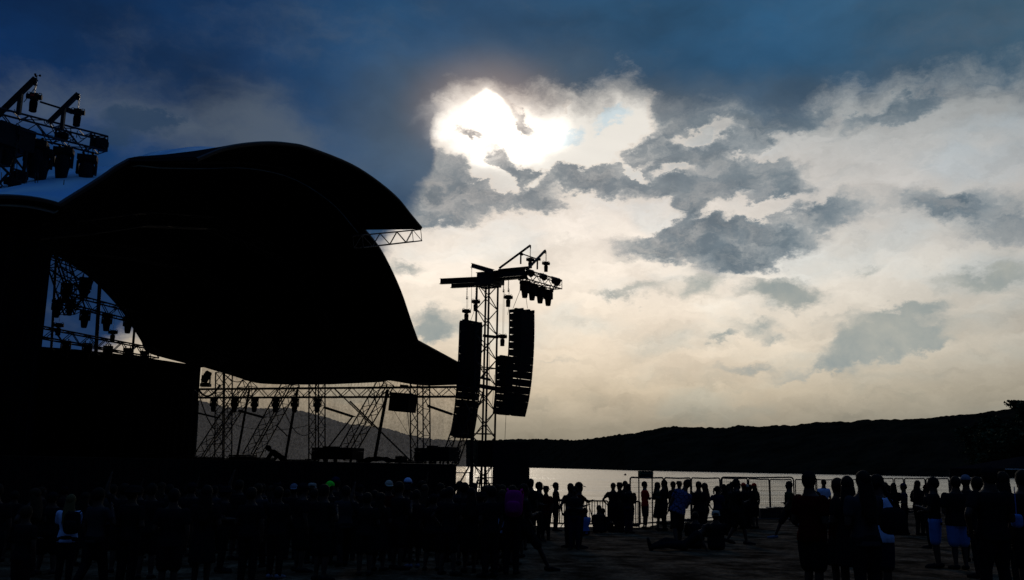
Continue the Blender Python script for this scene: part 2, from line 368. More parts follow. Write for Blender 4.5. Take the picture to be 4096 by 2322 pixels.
def tag(o, label=None, cat=None, group=None, kind=None):
    for k, v in (('label', label), ('category', cat), ('group', group), ('kind', kind)):
        if v: o[k] = v
    return o
def empty(name, loc, label, cat, group=None, rz=0):
    o = bpy.data.objects.new(name, None); COL.objects.link(o); o.location = loc; o.rotation_euler.z = rz; o.empty_display_size = .2
    return tag(o, label, cat, group)
def copy_tree(o, parent=None):
    c = o.copy(); COL.objects.link(c)
    if parent: c.parent = parent
    for ch in [x for x in bpy.data.objects if x.parent == o]: copy_tree(ch, c)
    return c
def interp(x, pts):
    if x <= pts[0][0]: return pts[0][1]
    for (a, b), (c, d) in zip(pts, pts[1:]):
        if x <= c: return b+(d-b)*(x-a)/(c-a)
    return pts[-1][1]
def curve_pts(pts, n):
    """smooth resample of a px polyline (Catmull-Rom)"""
    P = [Vector((p[0], p[1])) for p in pts]; P = [P[0]*2-P[1]]+P+[P[-1]*2-P[-2]]; out = []
    m = len(P)-3
    for i in range(n):
        t = i/(n-1)*m; k = min(int(t), m-1); t -= k; a, b, c, d = P[k:k+4]
        out.append(.5*((2*b)+(c-a)*t+(2*a-5*b+4*c-d)*t*t+(3*b-a-3*c+d)*t**3))
    return out
# ------------------------------------------------------------------ the setting
SHORE = [(-400,300),(-120,140),(-40,66),(-8,50),(-3,45),(1.5,38.6),(5.3,38.9),(9.4,45),(14.5,50.5),(30,70),(60,105),(140,190),(400,420)]
WATER = -.5
def gz(x, y):
    ys = interp(x, SHORE)
    if y < 17.5: z = 0.0
    elif y < ys: z = WATER*(y-17.5)/(ys-17.5)
    else: z = WATER-(y-ys)*.06
    return max(z, -6)
def bumpz(x, y):
    return .025*noise.noise(Vector((x*.9, y*.9, 0)))+.018*noise.noise(Vector((x*2.3, y*2.3, 5)))
def axis(a, b, fine, near, far):
    out = [a]; x = a
    while x < b:
        d = min(abs(x-near[0]), abs(x-near[1])) if not near[0] <= x <= near[1] else 0
        x += fine+d*far; out.append(min(x, b))
    return out
xs = axis(-1400, 1400, .35, (-16, 20), .12); ys = axis(-300, 1000, .35, (8, 42), .12)
rows = [[(x, y, gz(x, y)+(bumpz(x, y) if abs(x) < 60 and y < 70 else 0)) for x in xs] for y in ys]
sand = bpy.data.materials.new('trodden_sand'); sand.use_nodes = True; t = NT(sand.node_tree); p = sand.node_tree.nodes['Principled BSDF']
co = t.n.new('ShaderNodeTexCoord').outputs['Object']
n1 = t.noise(t.vec('MULTIPLY', co, (1, .8, 1)), 1.1, 7, .62); n2 = t.noise(co, 9, 6, .7)
c1 = t.ramp(n1, [(.38, (.028,.019,.011,1)), (.5, (.078,.054,.032,1)), (.66, (.17,.120,.072,1))])
t.l.new(t.mix(1.0, c1, t.ramp(n2, [(.35, (.45,.45,.45,1)), (.65, (1.4,1.4,1.4,1))]), 'MULTIPLY'), p.inputs['Base Color'])
p.inputs['Roughness'].default_value = 1; p.inputs['Specular IOR Level'].default_value = 0
bn = t.n.new('ShaderNodeBump'); bn.inputs['Strength'].default_value = .9; bn.inputs['Distance'].default_value = .15
vo = t.n.new('ShaderNodeTexVoronoi'); vo.inputs['Scale'].default_value = 3.2; vo.feature = 'SMOOTH_F1'; t.l.new(co, vo.inputs['Vector'])
t.l.new(t.math('MULTIPLY_ADD', vo.outputs['Distance'], .55, t.noise(co, 3.0, 7, .65)), bn.inputs['Height']); t.l.new(bn.outputs[0], p.inputs['Normal'])
tag(MB().sheet(rows).build('ground', sand, smooth=True), kind='structure')

wm = bpy.data.materials.new('lake_water'); wm.use_nodes = True; t = NT(wm.node_tree); p = wm.node_tree.nodes['Principled BSDF']
p.inputs['Base Color'].default_value = (.012,.02,.022,1); p.inputs['Roughness'].default_value = .18; p.inputs['IOR'].default_value = 2.4
co = t.n.new('ShaderNodeTexCoord').outputs['Object']
rp = t.math('MULTIPLY', t.noise(t.vec('MULTIPLY', co, (.34, 1.0, 1)), 1.5, 3, .5), .42)
gust = t.noise(t.vec('MULTIPLY', co, (.008, .035, 1)), 1.0, 4, .6)
bn = t.n.new('ShaderNodeBump'); bn.inputs['Distance'].default_value = .30
t.l.new(t.mapr(gust, .35, .65, .18, .48), bn.inputs['Strength'])
sw = t.noise(t.vec('MULTIPLY', co, (.22, 1.0, 1)), .22, 5, .62); sw2 = t.noise(t.vec('MULTIPLY', co, (.10, 1.0, 1)), .06, 5, .6)
t.l.new(t.math('ADD', t.math('MULTIPLY_ADD', sw, 1.7, rp), t.math('MULTIPLY', sw2, 12.0)), bn.inputs['Height']); t.l.new(bn.outputs[0], p.inputs['Normal'])
rows = [[(x, y, WATER) for x in (-6000, -1500, -300, 0, 300, 1500, 6000)] for y in (20, 60, 200, 700, 2000, 6000)]
tag(MB().sheet(rows).build('water', wm), kind='structure')

# wooded hills beyond the lake
FAR = [(-3000,1500),(0,1700),(1900,2300),(2118,2300),(2498,1250),(2749,1150),(3200,1000),(3722,900),(4400,800),(7000,600)]
RIDGE = [(-3000,1690),(-600,1600),(400,1560),(790,1600),(900,1630),(1150,1632),(1300,1668),(1400,1697),(1490,1706),(1560,1716),(1640,1742),(1720,1756),(1880,1762),(1990,1760),(2060,1757),(2180,1756),(2300,1762),(2380,1752),(2450,1742),(2560,1728),(2650,1710),(2700,1707),(2800,1708),(2900,1711),(2960,1700),(3060,1706),(3180,1702),(3260,1688),(3400,1686),(3480,1679),(3620,1676),(3700,1672),(3800,1662),(3900,1655),(4000,1640),(4096,1626),(4500,1590),(7000,1700)]
def hill_rows():
    rows = []; NR = 34
    px = -2600.0; cols = []
    while px < 6600: cols.append(px); px += 4 if -50 < px < 4150 else 24
    for j in range(NR+8):
        r = []
        for px in cols:
            D = interp(px, FAR); a = math.atan2(ray(px, 1700).x, ray(px, 1700).y)
            ry = interp(px, RIDGE); rr = ray(px, ry); slope = rr.z/math.hypot(rr.x, rr.y)
            k = j/NR
            if k <= 1:
                dist = D*(1+.34*k); z = (CAMZ+slope*dist)*(1-(1-k)**1.5)*1.0
            else: dist = D*(1.34+(k-1)*2); z = (CAMZ+slope*D*1.34)*(1-(k-1)*.9)
            x = math.sin(a)*dist; y = math.cos(a)*dist
            sc = D/3700
            if j > 0:
                b = noise.noise(Vector((x*.016, y*.016, .3)))*3.0+abs(noise.noise(Vector((x*.05, y*.05, 3))))*9*1.0+noise.noise(Vector((x*.16, y*.16, 7)))*3.0
                z += (b-3.2)*sc*1.3*min(1, j/3)
                z = max(z, .3)
            else: z = WATER-1
            r.append((x, y, z))
        rows.append(r)
    return rows
M['forest'] = mat('distant_forest', (.012,.012,.008), 1.0, .0, var=.5, scale=.03)
tag(MB().sheet(hill_rows()).build('hills', 'forest'), kind='structure')
# red mooring buoy
p = at(2501, 1885, 330); p.z = WATER
MB().ball(p+Vector((0,0,.15)), .42, .42, .45, 12, 8).tube(p+Vector((0,0,.5)), p+Vector((0,0,.75)), .06, 6).pin('buoy', 'buoy', 'small red buoy floating far out near the opposite shore', 'buoy', smooth=True)
# ------------------------------------------------------------------ stage, seen obliquely
SA = Vector((-1.5, 40.5, 0)); SU = Vector((.4, .917, 0)).normalized(); SV = Vector((-.917, .4, 0)).normalized(); UP = Vector((0,0,1))
def onplane(px, py, P0, n):
    d = ray(px, py); return CAM+d*((P0-CAM).dot(n)/d.dot(n))
def front(px, py, h=0.0): return onplane(px, py, SA-SV*h, SV)      # h metres in front of the proscenium
def side(px, py, off=0.0): return onplane(px, py, SA-SU*off, SU)   # off metres inside the far side wall
def back(px, py, off=0.0): return onplane(px, py, SA+SV*(15.5-off), SV)
def st(t, s, z): return SA-SU*t+SV*s+UP*z                          # t along the front, s towards upstage
DECK = 1.90
# roof
fab2 = mat('roof_lining', (.008,.008,.010), .95, .03)
mem = bpy.data.materials.new('roof_membrane'); mem.use_nodes = True; t = NT(mem.node_tree); p = mem.node_tree.nodes['Principled BSDF']
co = t.n.new('ShaderNodeTexCoord').outputs['Object']
wv = t.n.new('ShaderNodeTexWave'); wv.inputs['Scale'].default_value = .55; wv.inputs['Distortion'].default_value = 2.5; wv.inputs['Detail'].default_value = 3
mp = t.n.new('ShaderNodeMapping'); mp.inputs['Rotation'].default_value = (0, R(60), R(20)); t.l.new(co, mp.inputs['Vector']); t.l.new(mp.outputs[0], wv.inputs['Vector'])
mc = t.mix(wv.outputs['Fac'], (.30,.68,1.0,1), (.48,.82,1.0,1)); t.l.new(mc, p.inputs['Base Color']); p.inputs['Roughness'].default_value = .8
bn = t.n.new('ShaderNodeBump'); bn.inputs['Strength'].default_value = .6; bn.inputs['Distance'].default_value = .15; t.l.new(wv.outputs['Fac'], bn.inputs['Height']); t.l.new(bn.outputs[0], p.inputs['Normal'])
tr = t.n.new('ShaderNodeBsdfTranslucent'); t.l.new(mc, tr.inputs['Color']); ms = t.n.new('ShaderNodeMixShader'); ms.inputs[0].default_value = .08
t.l.new(p.outputs[0], ms.inputs[1]); t.l.new(tr.outputs[0], ms.inputs[2]); t.l.new(ms.outputs[0], mem.node_tree.nodes['Material Output'].inputs[0])
ARCH = [(-420,860),(-300,830),(-150,800),(0,790),(130,798),(218,817),(236,823),(252,812),(380,732),(525,641),(660,646),(820,650),(1000,650),(1180,690),(1340,790),(1450,915),(1512,992),(1562,1085),(1603,1180),(1640,1290),(1666,1362)]
REAR = [(-420,1640),(-330,1380),(-250,1180),(-150,1060),(-40,985),(80,960),(212,1006),(300,1058),(368,1107),(425,1162),(473,1215),(498,1246),(525,1290),(548,1325),(572,1364),(590,1402),(660,1425),(740,1446),(803,1464)]
HOOD = [(785,640),(891,598),(985,580),(1080,574),(1160,580),(1231,594),(1382,651),(1480,708),(1579,787),(1639,859),(1684,913)]
CREST = [(-420,1000),(-200,800),(62,733),(192,700),(336,676),(457,661),(529,640),(600,612),(700,596),(780,587),(853,589),(940,604),(1100,660),(1300,760),(1450,900)]
roof = empty('stage_roof', st(12, 7, 8.5), 'huge arched fabric stage roof with a jutting hood', 'stage roof')
NA = 57
fa = [front(q.x, q.y) for q in curve_pts(ARCH, NA)]; ra = [back(q.x, q.y) for q in curve_pts(REAR, NA)]
def lofted(a, b, n, sag=0.0): return [[p.lerp(q, i/n)+UP*(-sag*math.sin(math.pi*i/n)) for p, q in zip(a, b)] for i in range(n+1)]
MB().sheet(lofted(fa, ra, 8), .10).build('ceiling_lining', fab2, roof)
i0, i1 = 9/20, 15/20
sub = [front(q.x, q.y) for q in (lambda c: c[round(i0*(2*NA-2)):round(i1*(2*NA-2))+1])(curve_pts(ARCH, 2*NA-1))]
hd = [front(q.x, q.y, 1.8) for q in curve_pts(HOOD, len(sub))]
MB().sheet(lofted(sub, hd, 4), .06).build('hood', fab2, roof)
am = MB()
am.path(fa, .07, 6); am.path(hd, .06, 6); am.tube(sub[0], hd[0], .05, 6); am.tube(sub[-1], hd[-1], .05, 6)
am.build('edge_beam', 'steel', roof)
cr = [front(q.x, q.y, -5) for q in curve_pts(CREST, NA)]
fo = [p-SV*(-.15)+UP*-.15 for p in [front(q.x, q.y) for q in curve_pts(ARCH[:16], NA)]]
ro = [p+UP*1.2 for p in [back(q.x, q.y) for q in curve_pts(REAR[:15], NA)]]
MB().sheet(lofted(fo, cr, 3)+lofted(cr, ro, 3)[1:], .03).build('membrane', mem, roof, smooth=True)
tr_ = MB().truss(front(1432,968,1.5), front(1668,943,1.5), .35, .40, .55, .022, .012)
tr_.build('hood_truss', 'alu', roof)
# inner roof girders
g = MB()
for k in (.25, .5, .75):
    row = [p.lerp(q, k)-UP*.35 for p, q in zip(fa, ra)]
    for a, b in zip(row[4::6], row[10::6]): g.truss(a, b, .4, .4, .8, .025, .012)
g.build('roof_girder', 'alu', roof)
# side wing of the roof, running back to the far upstage corner
EAVE = [(1905,1542),(1829,1538),(1740,1541),(1688,1540),(1631,1533),(1557,1521),(1524,1527),(1400,1533),(1300,1537),(1150,1537),(1060,1534),(1010,1527),(930,1502),(860,1481),(803,1464)]
ev = [side(q.x, q.y) for q in curve_pts(EAVE, 41)]
P1 = front(1666, 1362); PC = back(803, 1464)
top = [side(1905,1490), side(1829,1450)]
up = [top[0].lerp(top[1], k/4) for k in range(4)]+[top[1].lerp(P1, k/4) for k in range(4)]+[P1.lerp(PC, k/32) for k in range(33)]
MB().sheet([up, [a.lerp(b, .5) for a, b in zip(up, ev)], ev], .05).build('side_wing', fab2, roof)
MB().path([up[0], up[4], up[8]], .05, 6).path(ev, .03, 5).build('edge_rope', 'steel', roof)
# back wall drape, wing drape, deck
TOPW = [(-200,1352),(170,1388),(300,1398),(440,1412),(575,1430),(690,1448),(803,1464)]
tp = [back(x, y) for x, y in TOPW]
def drape(pts, z0, name, label, fold=.05):
    n = 80; T = []
    for i in range(n+1):
        k = i/n*(len(pts)-1); j = min(int(k), len(pts)-2); T.append(pts[j].lerp(pts[j+1], k-j))
    dv = (pts[-1]-pts[0]); dv.z = 0; nn = dv.normalized().cross(UP)
    rows = []
    for q in range(7):
        f = q/6; rows.append([p.lerp(Vector((p.x, p.y, z0)), f)+nn*(fold*(.3+f)*math.sin(i*1.9)+.02*math.sin(i*.7)) for i, p in enumerate(T)])
    o = MB().sheet(rows, .012); return o.pin(name, 'fab', label, 'drape')
drape(tp, DECK+.01, 'backdrop_drape', 'tall black drape closing the back of the stage beyond the arch')
drape([front(-330,900,-.6), front(60,905,-.6), front(208,1000,-.6)], DECK+.01, 'wing_drape', 'black drape hanging at the near wing behind the left speaker tower')
deck = empty('stage_deck', st(12, 7, 0), 'raised black stage platform with a skirted front', 'stage')
def slab(z0, z1, t0, t1, s0, s1): return MB().add([st(t, s, z) for z in (z0, z1) for s in (s0, s1) for t in (t0, t1)], [(0,2,3,1),(4,5,7,6),(0,1,5,4),(2,6,7,3),(0,4,6,2),(1,3,7,5)])
slab(DECK-.12, DECK, 1.8, 24, 0, 15.7).build('deck_floor', 'wood', deck)
fr = MB()
for s in (.4, 7.5, 15.2):
    for t in (2.2, 12, 23):
        q = st(t, s, 0); MB().tube(q, q+UP*(DECK-.14), .04, 6).box(q+UP*.02, .12, .12, .02).build('support_leg', 'steel', deck)
n = 220; rows = [[st(1.76+22.2*i/n, -.03, z)-SV*(.03*math.sin(i*2.1)) for i in range(n+1)] for z in (.02, .9, DECK-.02)]
MB().sheet(rows, .01).build('skirt', 'skirt', deck)
rows = [[st(1.72, 15.7*i/n, z)+SU*(.03*math.sin(i*2.1)) for i in range(n+1)] for z in (.02, .9, DECK-.02)]
MB().sheet(rows, .01).build('skirt', 'skirt', deck)
# weathered net on the far side, hills and sky show through it
net = bpy.data.materials.new('windbreak_net'); net.use_nodes = True; t = NT(net.node_tree); nt_ = t
co = t.n.new('ShaderNodeTexCoord').outputs['Object']
st1 = t.noise(t.vec('MULTIPLY', co, (1.6, 1.6, .12)), 1.6, 6, .7); st2 = t.noise(co, 1.5, 7, .7)
v_ = t.math('MULTIPLY', t.mapr(st1, .3, .7, .78, 1.15, 'LINEAR'), t.mapr(st2, .3, .7, .92, 1.10, 'LINEAR'))
gr = t.noise(co, 9, 5, .85)
tc_ = t.mix(1.0, (1.0,.94,.86,1), v_, 'MULTIPLY'); tc_ = t.mix(1.0, tc_, t.mapr(gr, .35, .65, .70, 1.12, 'LINEAR'), 'MULTIPLY')
a_ = t.n.new('ShaderNodeBsdfTransparent'); t.l.new(tc_, a_.inputs[0])
b_ = t.n.new('ShaderNodeBsdfTranslucent'); t.l.new(t.mix(t.mapr(gr, .35, .65, 0, 1), (.35,.335,.32,1), (.80,.77,.73,1)), b_.inputs[0])
mx = t.n.new('ShaderNodeMixShader'); mx.inputs[0].default_value = .33; t.l.new(a_.outputs[0], mx.inputs[1]); t.l.new(b_.outputs[0], mx.inputs[2])
t.l.new(mx.outputs[0], net.node_tree.nodes['Material Output'].inputs[0]); net.node_tree.nodes.remove(net.node_tree.nodes['Principled BSDF'])
wn = empty('windbreak_net', SA+SV*7.5+SU*.25, 'grubby see-through net stretched along the far side of the stage', 'net')
N = 60; rows = []
for j in range(9):
    rows.append([])
    for i in range(N+1):
        s_ = .45+15.0*i/N; zt_ = interp(s_, sorted(((p-SA).dot(SV), p.z) for p in ev))
        rows[-1].append(SA+SV*s_+SU*(.12+.05*math.sin(i*.6+j)*math.sin(math.pi*j/8))+UP*(.1+(zt_-.02-.1)*j/8))
MB().sheet(rows).build('netting', net, wn, smooth=True)
r = MB()
for z, rr in ((1.55, .022), (1.02, .022)): r.tube(SA+SV*.3+SU*.2+UP*z, SA+SV*2.2+SU*.2+UP*z, rr, 5)
for s_ in (.3, 2.0): r.tube(SA+SV*s_+SU*.2, SA+SV*s_+SU*.2+UP*1.6, .022, 5)
r.build('guard_rail', 'steel', wn)
hm = MB()
for i in range(0, 44): 
    a = 1250+i*13; 
    if a < 1640: hm.tube(side(a, 1545, -.1), side(a+2, 1527 if a > 1500 else 1531, -.1), .006, 3)
hm.build('lacing', 'steel', wn)
# --- lattice girders and masts inside the far side
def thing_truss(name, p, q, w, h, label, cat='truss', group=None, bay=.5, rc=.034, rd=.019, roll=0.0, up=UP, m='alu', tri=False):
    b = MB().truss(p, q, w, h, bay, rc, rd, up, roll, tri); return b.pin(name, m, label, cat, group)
thing_truss('header_truss', side(1860,1568,.5), side(786,1575,.5), .42, .42, 'long level truss under the roof eave across the net', bay=.52)
xs_ = MB()
thing_truss('mast_truss', side(896,1490,.9), side(893,1850,.9), .55, .55, 'dense upright mast nearest the black back drape', 'mast', bay=.5)
thing_truss('mast_truss', side(1268,1535,.9), side(1268,1850,.9), .52, .52, 'upright lattice mast standing left of the large square case', 'mast', bay=.5)
thing_truss('mast_truss', side(1680,1535,.9), side(1682,1850,.9), .62, .62, 'upright lattice mast under the hanging square speaker', 'mast', bay=.6)
thing_truss('leaning_truss', side(1000,1535,.2), side(793,1855,.2), .60, .55, 'leaning roof support truss beside the black back drape', 'truss', 'leaning supports along the net')
thing_truss('leaning_truss', side(1168,1530,.2), side(1002,1830,.2), .60, .55, 'leaning roof support truss above the crouching stage hand', 'truss', 'leaning supports along the net')
thing_truss('leaning_truss', side(1545,1530,.2), side(1375,1830,.2), .60, .55, 'leaning roof support truss rising behind the square flight case', 'truss', 'leaning supports along the net')
thing_truss('leaning_truss', side(1900,1560,.2), side(1798,1850,.2), .60, .55, 'leaning support truss that emerges below the left speaker array', 'truss', 'leaning supports along the net')
def pole(name, p, q, r, label, cat='pole', group=None): return MB().tube(p, q, r, 8).box(q, r*2, r*2, .02).pin(name, 'steel', label, cat, group)
G = 'slanting poles along the net'
pole('slanting_pole', side(997,1560,.4), side(945,1850,.4), .06, 'slanting pole between the first two leaning trusses', 'pole', G)
pole('slanting_pole', side(1190,1560,.4), side(1139,1850,.4), .065, 'slanting pole just right of the crouching stage hand', 'pole', G)
pole('slanting_pole', side(1550,1560,.4), side(1497,1845,.4), .075, 'thick slanting pole left of the hanging square speaker', 'pole', G)
G = 'brace tubes tying the supports together'
for a, b, r_, l in (((788,1652),(868,1671),.05,'brace tube meeting the black back drape'), ((955,1643),(1052,1670),.06,'brace tube to the truss above the stage hand'),
                    ((1296,1630),(1411,1667),.06,'thick brace tube right of the middle mast'), ((1711,1624),(1808,1658),.06,'thick brace tube right of the mast under the hanging speaker'),
                    ((1400,1606),(1640,1842),.035,'long diagonal brace falling right to the deck'), ((1335,1552),(1495,1708),.028,'thin diagonal brace falling right from the header truss'),
                    ((1409,1669),(1314,1790),.035,'short diagonal brace falling left to the square flight case'), ((1104,1700),(1150,1745),.03,'short diagonal brace by the stage hand pole'),
                    ((925,1685),(1000,1610),.02,'thin strut rising right of the dense mast')):
    pole('brace_tube', side(*a, .3), side(*b, .3), r_, l, 'brace', G)
def cable(name, pts, r, label):
    P = [pts[0].lerp(pts[1], i/14)-UP*(pts[2]*4*(i/14)*(1-i/14)) for i in range(15)]
    return MB().path(P, r, 4).pin(name, 'fab', label, 'cable', 'slack cables about the stage')
cable('slack_cable', (side(905,1690,.6), side(1240,1700,.6), .30), .014, 'slack cable strung between the dense mast and the middle mast')
cable('slack_cable', (side(1130,1620,.6), side(1260,1718,.6), .75), .018, 'slack cable looping down to the middle mast')
cable('slack_cable', (side(795,1560,.9), side(880,1540,.9), .42), .05, 'thick cable loom looped over the header truss')
cable('slack_cable', (side(800,1590,.7), side(860,1720,.7), .2), .025, 'cable loom trailing down beside the back drape')
cable('slack_cable', (side(905,1503,.5), side(975,1522,.5), .18), .025, 'cable loop hanging from the eave above the lanterns')
# --- lanterns
def moving_head(k=1.0):
    """hanging moving light: base, yoke, tapering barrel; origin at its clamp"""
    root = bpy.data.objects.new('moving_light', None); COL.objects.link(root)
    b = MB(); b.box((0,0,-.13*k), .21*k, .15*k, .06*k); b.box((0,0,-.20*k), .17*k, .13*k, .02*k); b.build('base', 'cab', root)
    c = MB()
    for s_ in (-1, 1): c.box((s_*.10*k,0,-.035*k), .02*k, .03*k, .04*k); c.tube((s_*.10*k,-.03*k,0), (s_*.10*k,.03*k,0), .03*k, 8)
    c.build('clamp', 'steel', root)
    y = MB()
    for s_ in (-1, 1): y.box((s_*.195*k,0,-.36*k), .025*k, .06*k, .15*k)
    y.box((0,0,-.225*k), .20*k, .05*k, .02*k)
    y.build('yoke', 'cab', root)
    h = MB(); h.lathe((0,0,0), [(.05*k,-.22*k),(.15*k,-.25*k),(.165*k,-.34*k),(.172*k,-.50*k),(.150*k,-.56*k),(.135*k,-.70*k),(.115*k,-.80*k),(.118*k,-.82*k)], 14)
    lh = h.build('lamp_head', 'cab', root)
    MB().lathe((0,0,0), [(.10*k,-.822*k),(.09*k,-.832*k)], 14).build('lens', 'steel', lh)
    return root
HEADS = []
def hang(P, k, label, group, tilt=0.0, rz=0.3):
    o = copy_tree(head0) if HEADS else head0
    o.location = P; o.scale = (k, k, k); o.rotation_euler = (0, tilt, rz); tag(o, label, 'stage light', group); HEADS.append(o); return o
head0 = moving_head()
for (x, l) in ((857,'hanging stage light nearest the black back drape'), (941,'hanging stage light just right of the dense mast'), (1020,'hanging stage light in the gap above the second leaning truss'),
               (1104,'hanging stage light in front of the leaning truss top'), (1181,'hanging stage light above the slanting pole'), (1271,'hanging stage light on the middle mast')):
    hang(side(x, 1590, .5+.0001*x), .86, l, 'stage lights under the level truss')
def up_light(P, k, label, group, ax=0.0):
    """moving light standing on its base, barrel cocked to one side"""
    root = empty('upright_light', P, label, 'stage light', group, ax)
    o = [MB().box((0,0,.07*k), .2*k, .15*k, .07*k), MB().box((.17*k,0,.32*k), .02*k, .05*k, .18*k).box((-.17*k,0,.32*k), .02*k, .05*k, .18*k).box((0,0,.155*k), .17*k, .05*k, .02*k)]
    for b, nme in zip(o, ('base', 'yoke')):
        b.v = [v+off_of(root) for v in b.v]; b.build(nme, 'cab', root)
    h = MB(); Z = Vector((.45,0,.9)).normalized(); X = Z.cross(Vector((0,1,0))).normalized()
    h.lathe(Vector((0,0,.42*k))+off_of(root), [(.10*k,-.25*k),(.15*k,-.2*k),(.16*k,0),(.15*k,.2*k),(.12*k,.26*k)], 12, (X, Vector((0,1,0)), Z)); h.build('lamp_head', 'cab', root)
    return root
up_light(side(822,1548,.5), 1.15, 'upright stage light with a bent neck on the level truss', 'stage lights under the level truss')
# trusses seen through the gap under the rear arch
thing_truss('rear_truss', back(250,1193,1.2), back(545,1270,1.2), .5, .45, 'upper sloping truss seen in the gap left of the arch', 'truss', 'trusses in the upstage gap', bay=.45)
thing_truss('rear_truss', back(120,1322,.8), back(620,1416,.8), .5, .42, 'lower sloping truss seen in the gap left of the arch', 'truss', 'trusses in the upstage gap', bay=.45)
thing_truss('rear_truss', back(228,1035,2.2), back(352,1115,2.2), .7, .8, 'tangled dark truss at the top of the gap', 'truss', 'trusses in the upstage gap', bay=.5, rc=.035, rd=.022)
thing_truss('rear_truss', back(215,1000,2.0), back(300,1250,2.0), .55, .6, 'steep dark truss at the left of the gap', 'truss', 'trusses in the upstage gap', bay=.5, rc=.035, rd=.02)
thing_truss('rear_truss', back(240,1240,2.0), back(330,1150,2.0), .5, .5, 'cross truss behind the lights at the left of the gap', 'truss', 'trusses in the upstage gap', bay=.45, rc=.03, rd=.02)
G = 'upright poles in the upstage gap'
for a, b, r_, l in (((226,1005),(205,1400),.055,'upright pole at the left of the gap'), ((400,1120),(383,1420),.085,'thick upright pole in the middle of the gap'), ((540,1290),(528,1430),.06,'pale upright pole at the right of the gap')):
    pole('upright_pole', back(*a, .3), back(*b, .3), r_, l, 'pole', G)
for x, y, k, l in ((343,1236,.98,'stage light left of the thick upright pole'), (431,1251,.98,'stage light just right of the thick upright pole'), (516,1262,.98,'stage light against the arch at the right of the gap'),
                   (270,1128,1.0,'left hanging light in the tangle at the top of the gap'), (345,1105,1.1,'right hanging light in the tangle at the top of the gap'), (232,1195,.95,'low hanging light at the left edge of the gap'), (283,1196,.85,'small hanging light between tangle and hoist')):
    hang(back(x, y, 1.2 if k < .99 else 2.2), k, l, 'stage lights in the upstage gap')
for x, y in ((266,1358),(351,1368),(434,1379),(513,1388),(580,1400)):
    hang(back(x, y, .8), .92, 'stage light below the lower sloping truss, its barrel sunk behind the drape', 'half hidden lights above the back drape')
def hoist(P, L, label, k=1.0, rz=.3, chains=1, bag=True):
    """electric chain hoist, chain running up L metres; origin at the motor"""
    root = empty('chain_hoist', P, label, 'chain hoist', 'electric chain hoists', rz)
    c = off_of(root)
    m = MB().tube(c+Vector((-.19*k,0,0)), c+Vector((.19*k,0,0)), .075*k, 10).box(c, .10*k, .09*k, .085*k)
    for s_ in (-1, 1): m.path([c+Vector((s_*.10*k,0,.07*k)), c+Vector((s_*.11*k,0,.12*k)), c+Vector((s_*.17*k,0,.11*k)), c+Vector((s_*.18*k,0,.06*k))], .010*k, 5)
    m.build('motor', 'cab', root)
    if bag: MB().lathe(c, [(.05*k,-.10*k),(.10*k,-.13*k),(.105*k,-.20*k),(.095*k,-.36*k),(.10*k,-.40*k),(.085*k,-.42*k)], 10).build('chain_bag', 'fab', root)
    ch = MB(); n = int(min(L, .55)/.055)
    for i in range(n):
        z = L-.03-.055*i; d = Vector((.018,0,0)) if i % 2 else Vector((0,.018,0))
        for s_ in (-1, 1): ch.tube(c+d*s_*k+UP*(z-.03), c+d*s_*k+UP*(z+.03), .009*k, 4)
        ch.tube(c-d*k+UP*(z+.03), c+d*k+UP*(z+.03), .009*k, 4)
    for dx in ([0] if chains == 1 else [0, .05]): ch.tube(c+Vector((dx,0,.08*k)), c+Vector((dx,0,L-.05*n if n else L)), .007*k, 4)
    ch_ = ch.build('chain', 'chain', root)
    MB().tube(c+UP*(L-.055*n-.10), c+UP*(L-.055*n-.02), .032*k, 8).build('hook', 'chain', ch_)
    return root
hoist(back(235,1302,1.0), 1.5, 'chain hoist on the lower sloping truss at the left of the gap')
hoist(back(452,1330,1.0), 1.6, 'chain hoist on the lower sloping truss right of the thick pole')
# --- things standing on the deck
def case(name, px0, px1, py, off, depth, label, cat, lid=.3, plain=False):
    a = side(px0, py, off); b = side(px1, py, off); h = max(.1, a.z-DECK); w = (a-b).length; c = (a+b)/2
    X = (b-a); X.z = 0; X.normalize(); Y = X.cross(UP); root = empty(name, Vector((c.x, c.y, DECK)), label, cat)
    z0 = .11 if h > .35 else .01; m = MB(); hh = (h-z0)
    m.box(c*1+UP*(DECK+z0+hh*(1-lid)/2-c.z), w/2, depth/2, hh*(1-lid)/2-.004, (X, Y, UP)); m.build('body', 'cab', root)
    m = MB().box(c+UP*(DECK+z0+hh*(1-lid/2)-c.z), w/2, depth/2, hh*lid/2-.004, (X, Y, UP)); m.build('lid', 'cab', root)
    e = MB()
    for i in (-1, 1):
        for j in (-1, 1):
            q = c+X*i*w/2+Y*j*depth/2; e.tube(Vector((q.x, q.y, DECK+z0)), Vector((q.x, q.y, DECK+h-.003)), .012, 5)
            if h > .35: e.tube(Vector((q.x, q.y, DECK+.06))-X*i*.1-Y*j*.1+X*.03, Vector((q.x, q.y, DECK+.06))-X*i*.1-Y*j*.1-X*.03, .055, 8)
    e.build('fittings', 'steel', root)
    return root
case('flight_case', 1273, 1432, 1791, 3.2, .9, 'large square flight case on the deck under the leaning truss', 'flight case')
case('flight_case', 937, 1005, 1820, 3.0, .7, 'low flight case left of the crouching stage hand', 'flight case')
case('flight_case', 1006, 1080, 1830, 3.4, .7, 'lower flat case under the stage hand arms', 'flight case', .4)
case('flight_case', 1138, 1167, 1839, 3.0, .6, 'small case right of the crouching stage hand', 'flight case')
case('flight_case', 1186, 1226, 1846, 3.0, .6, 'flat little case midway to the large square case', 'flight case')
case('flight_case', 799, 869, 1827, 3.2, .8, 'low case at the foot of the dense mast', 'flight case')
case('stage_monitor', 884, 930, 1841, 2.8, .4, 'low wedge monitor right of the dense mast', 'stage monitor', .5)
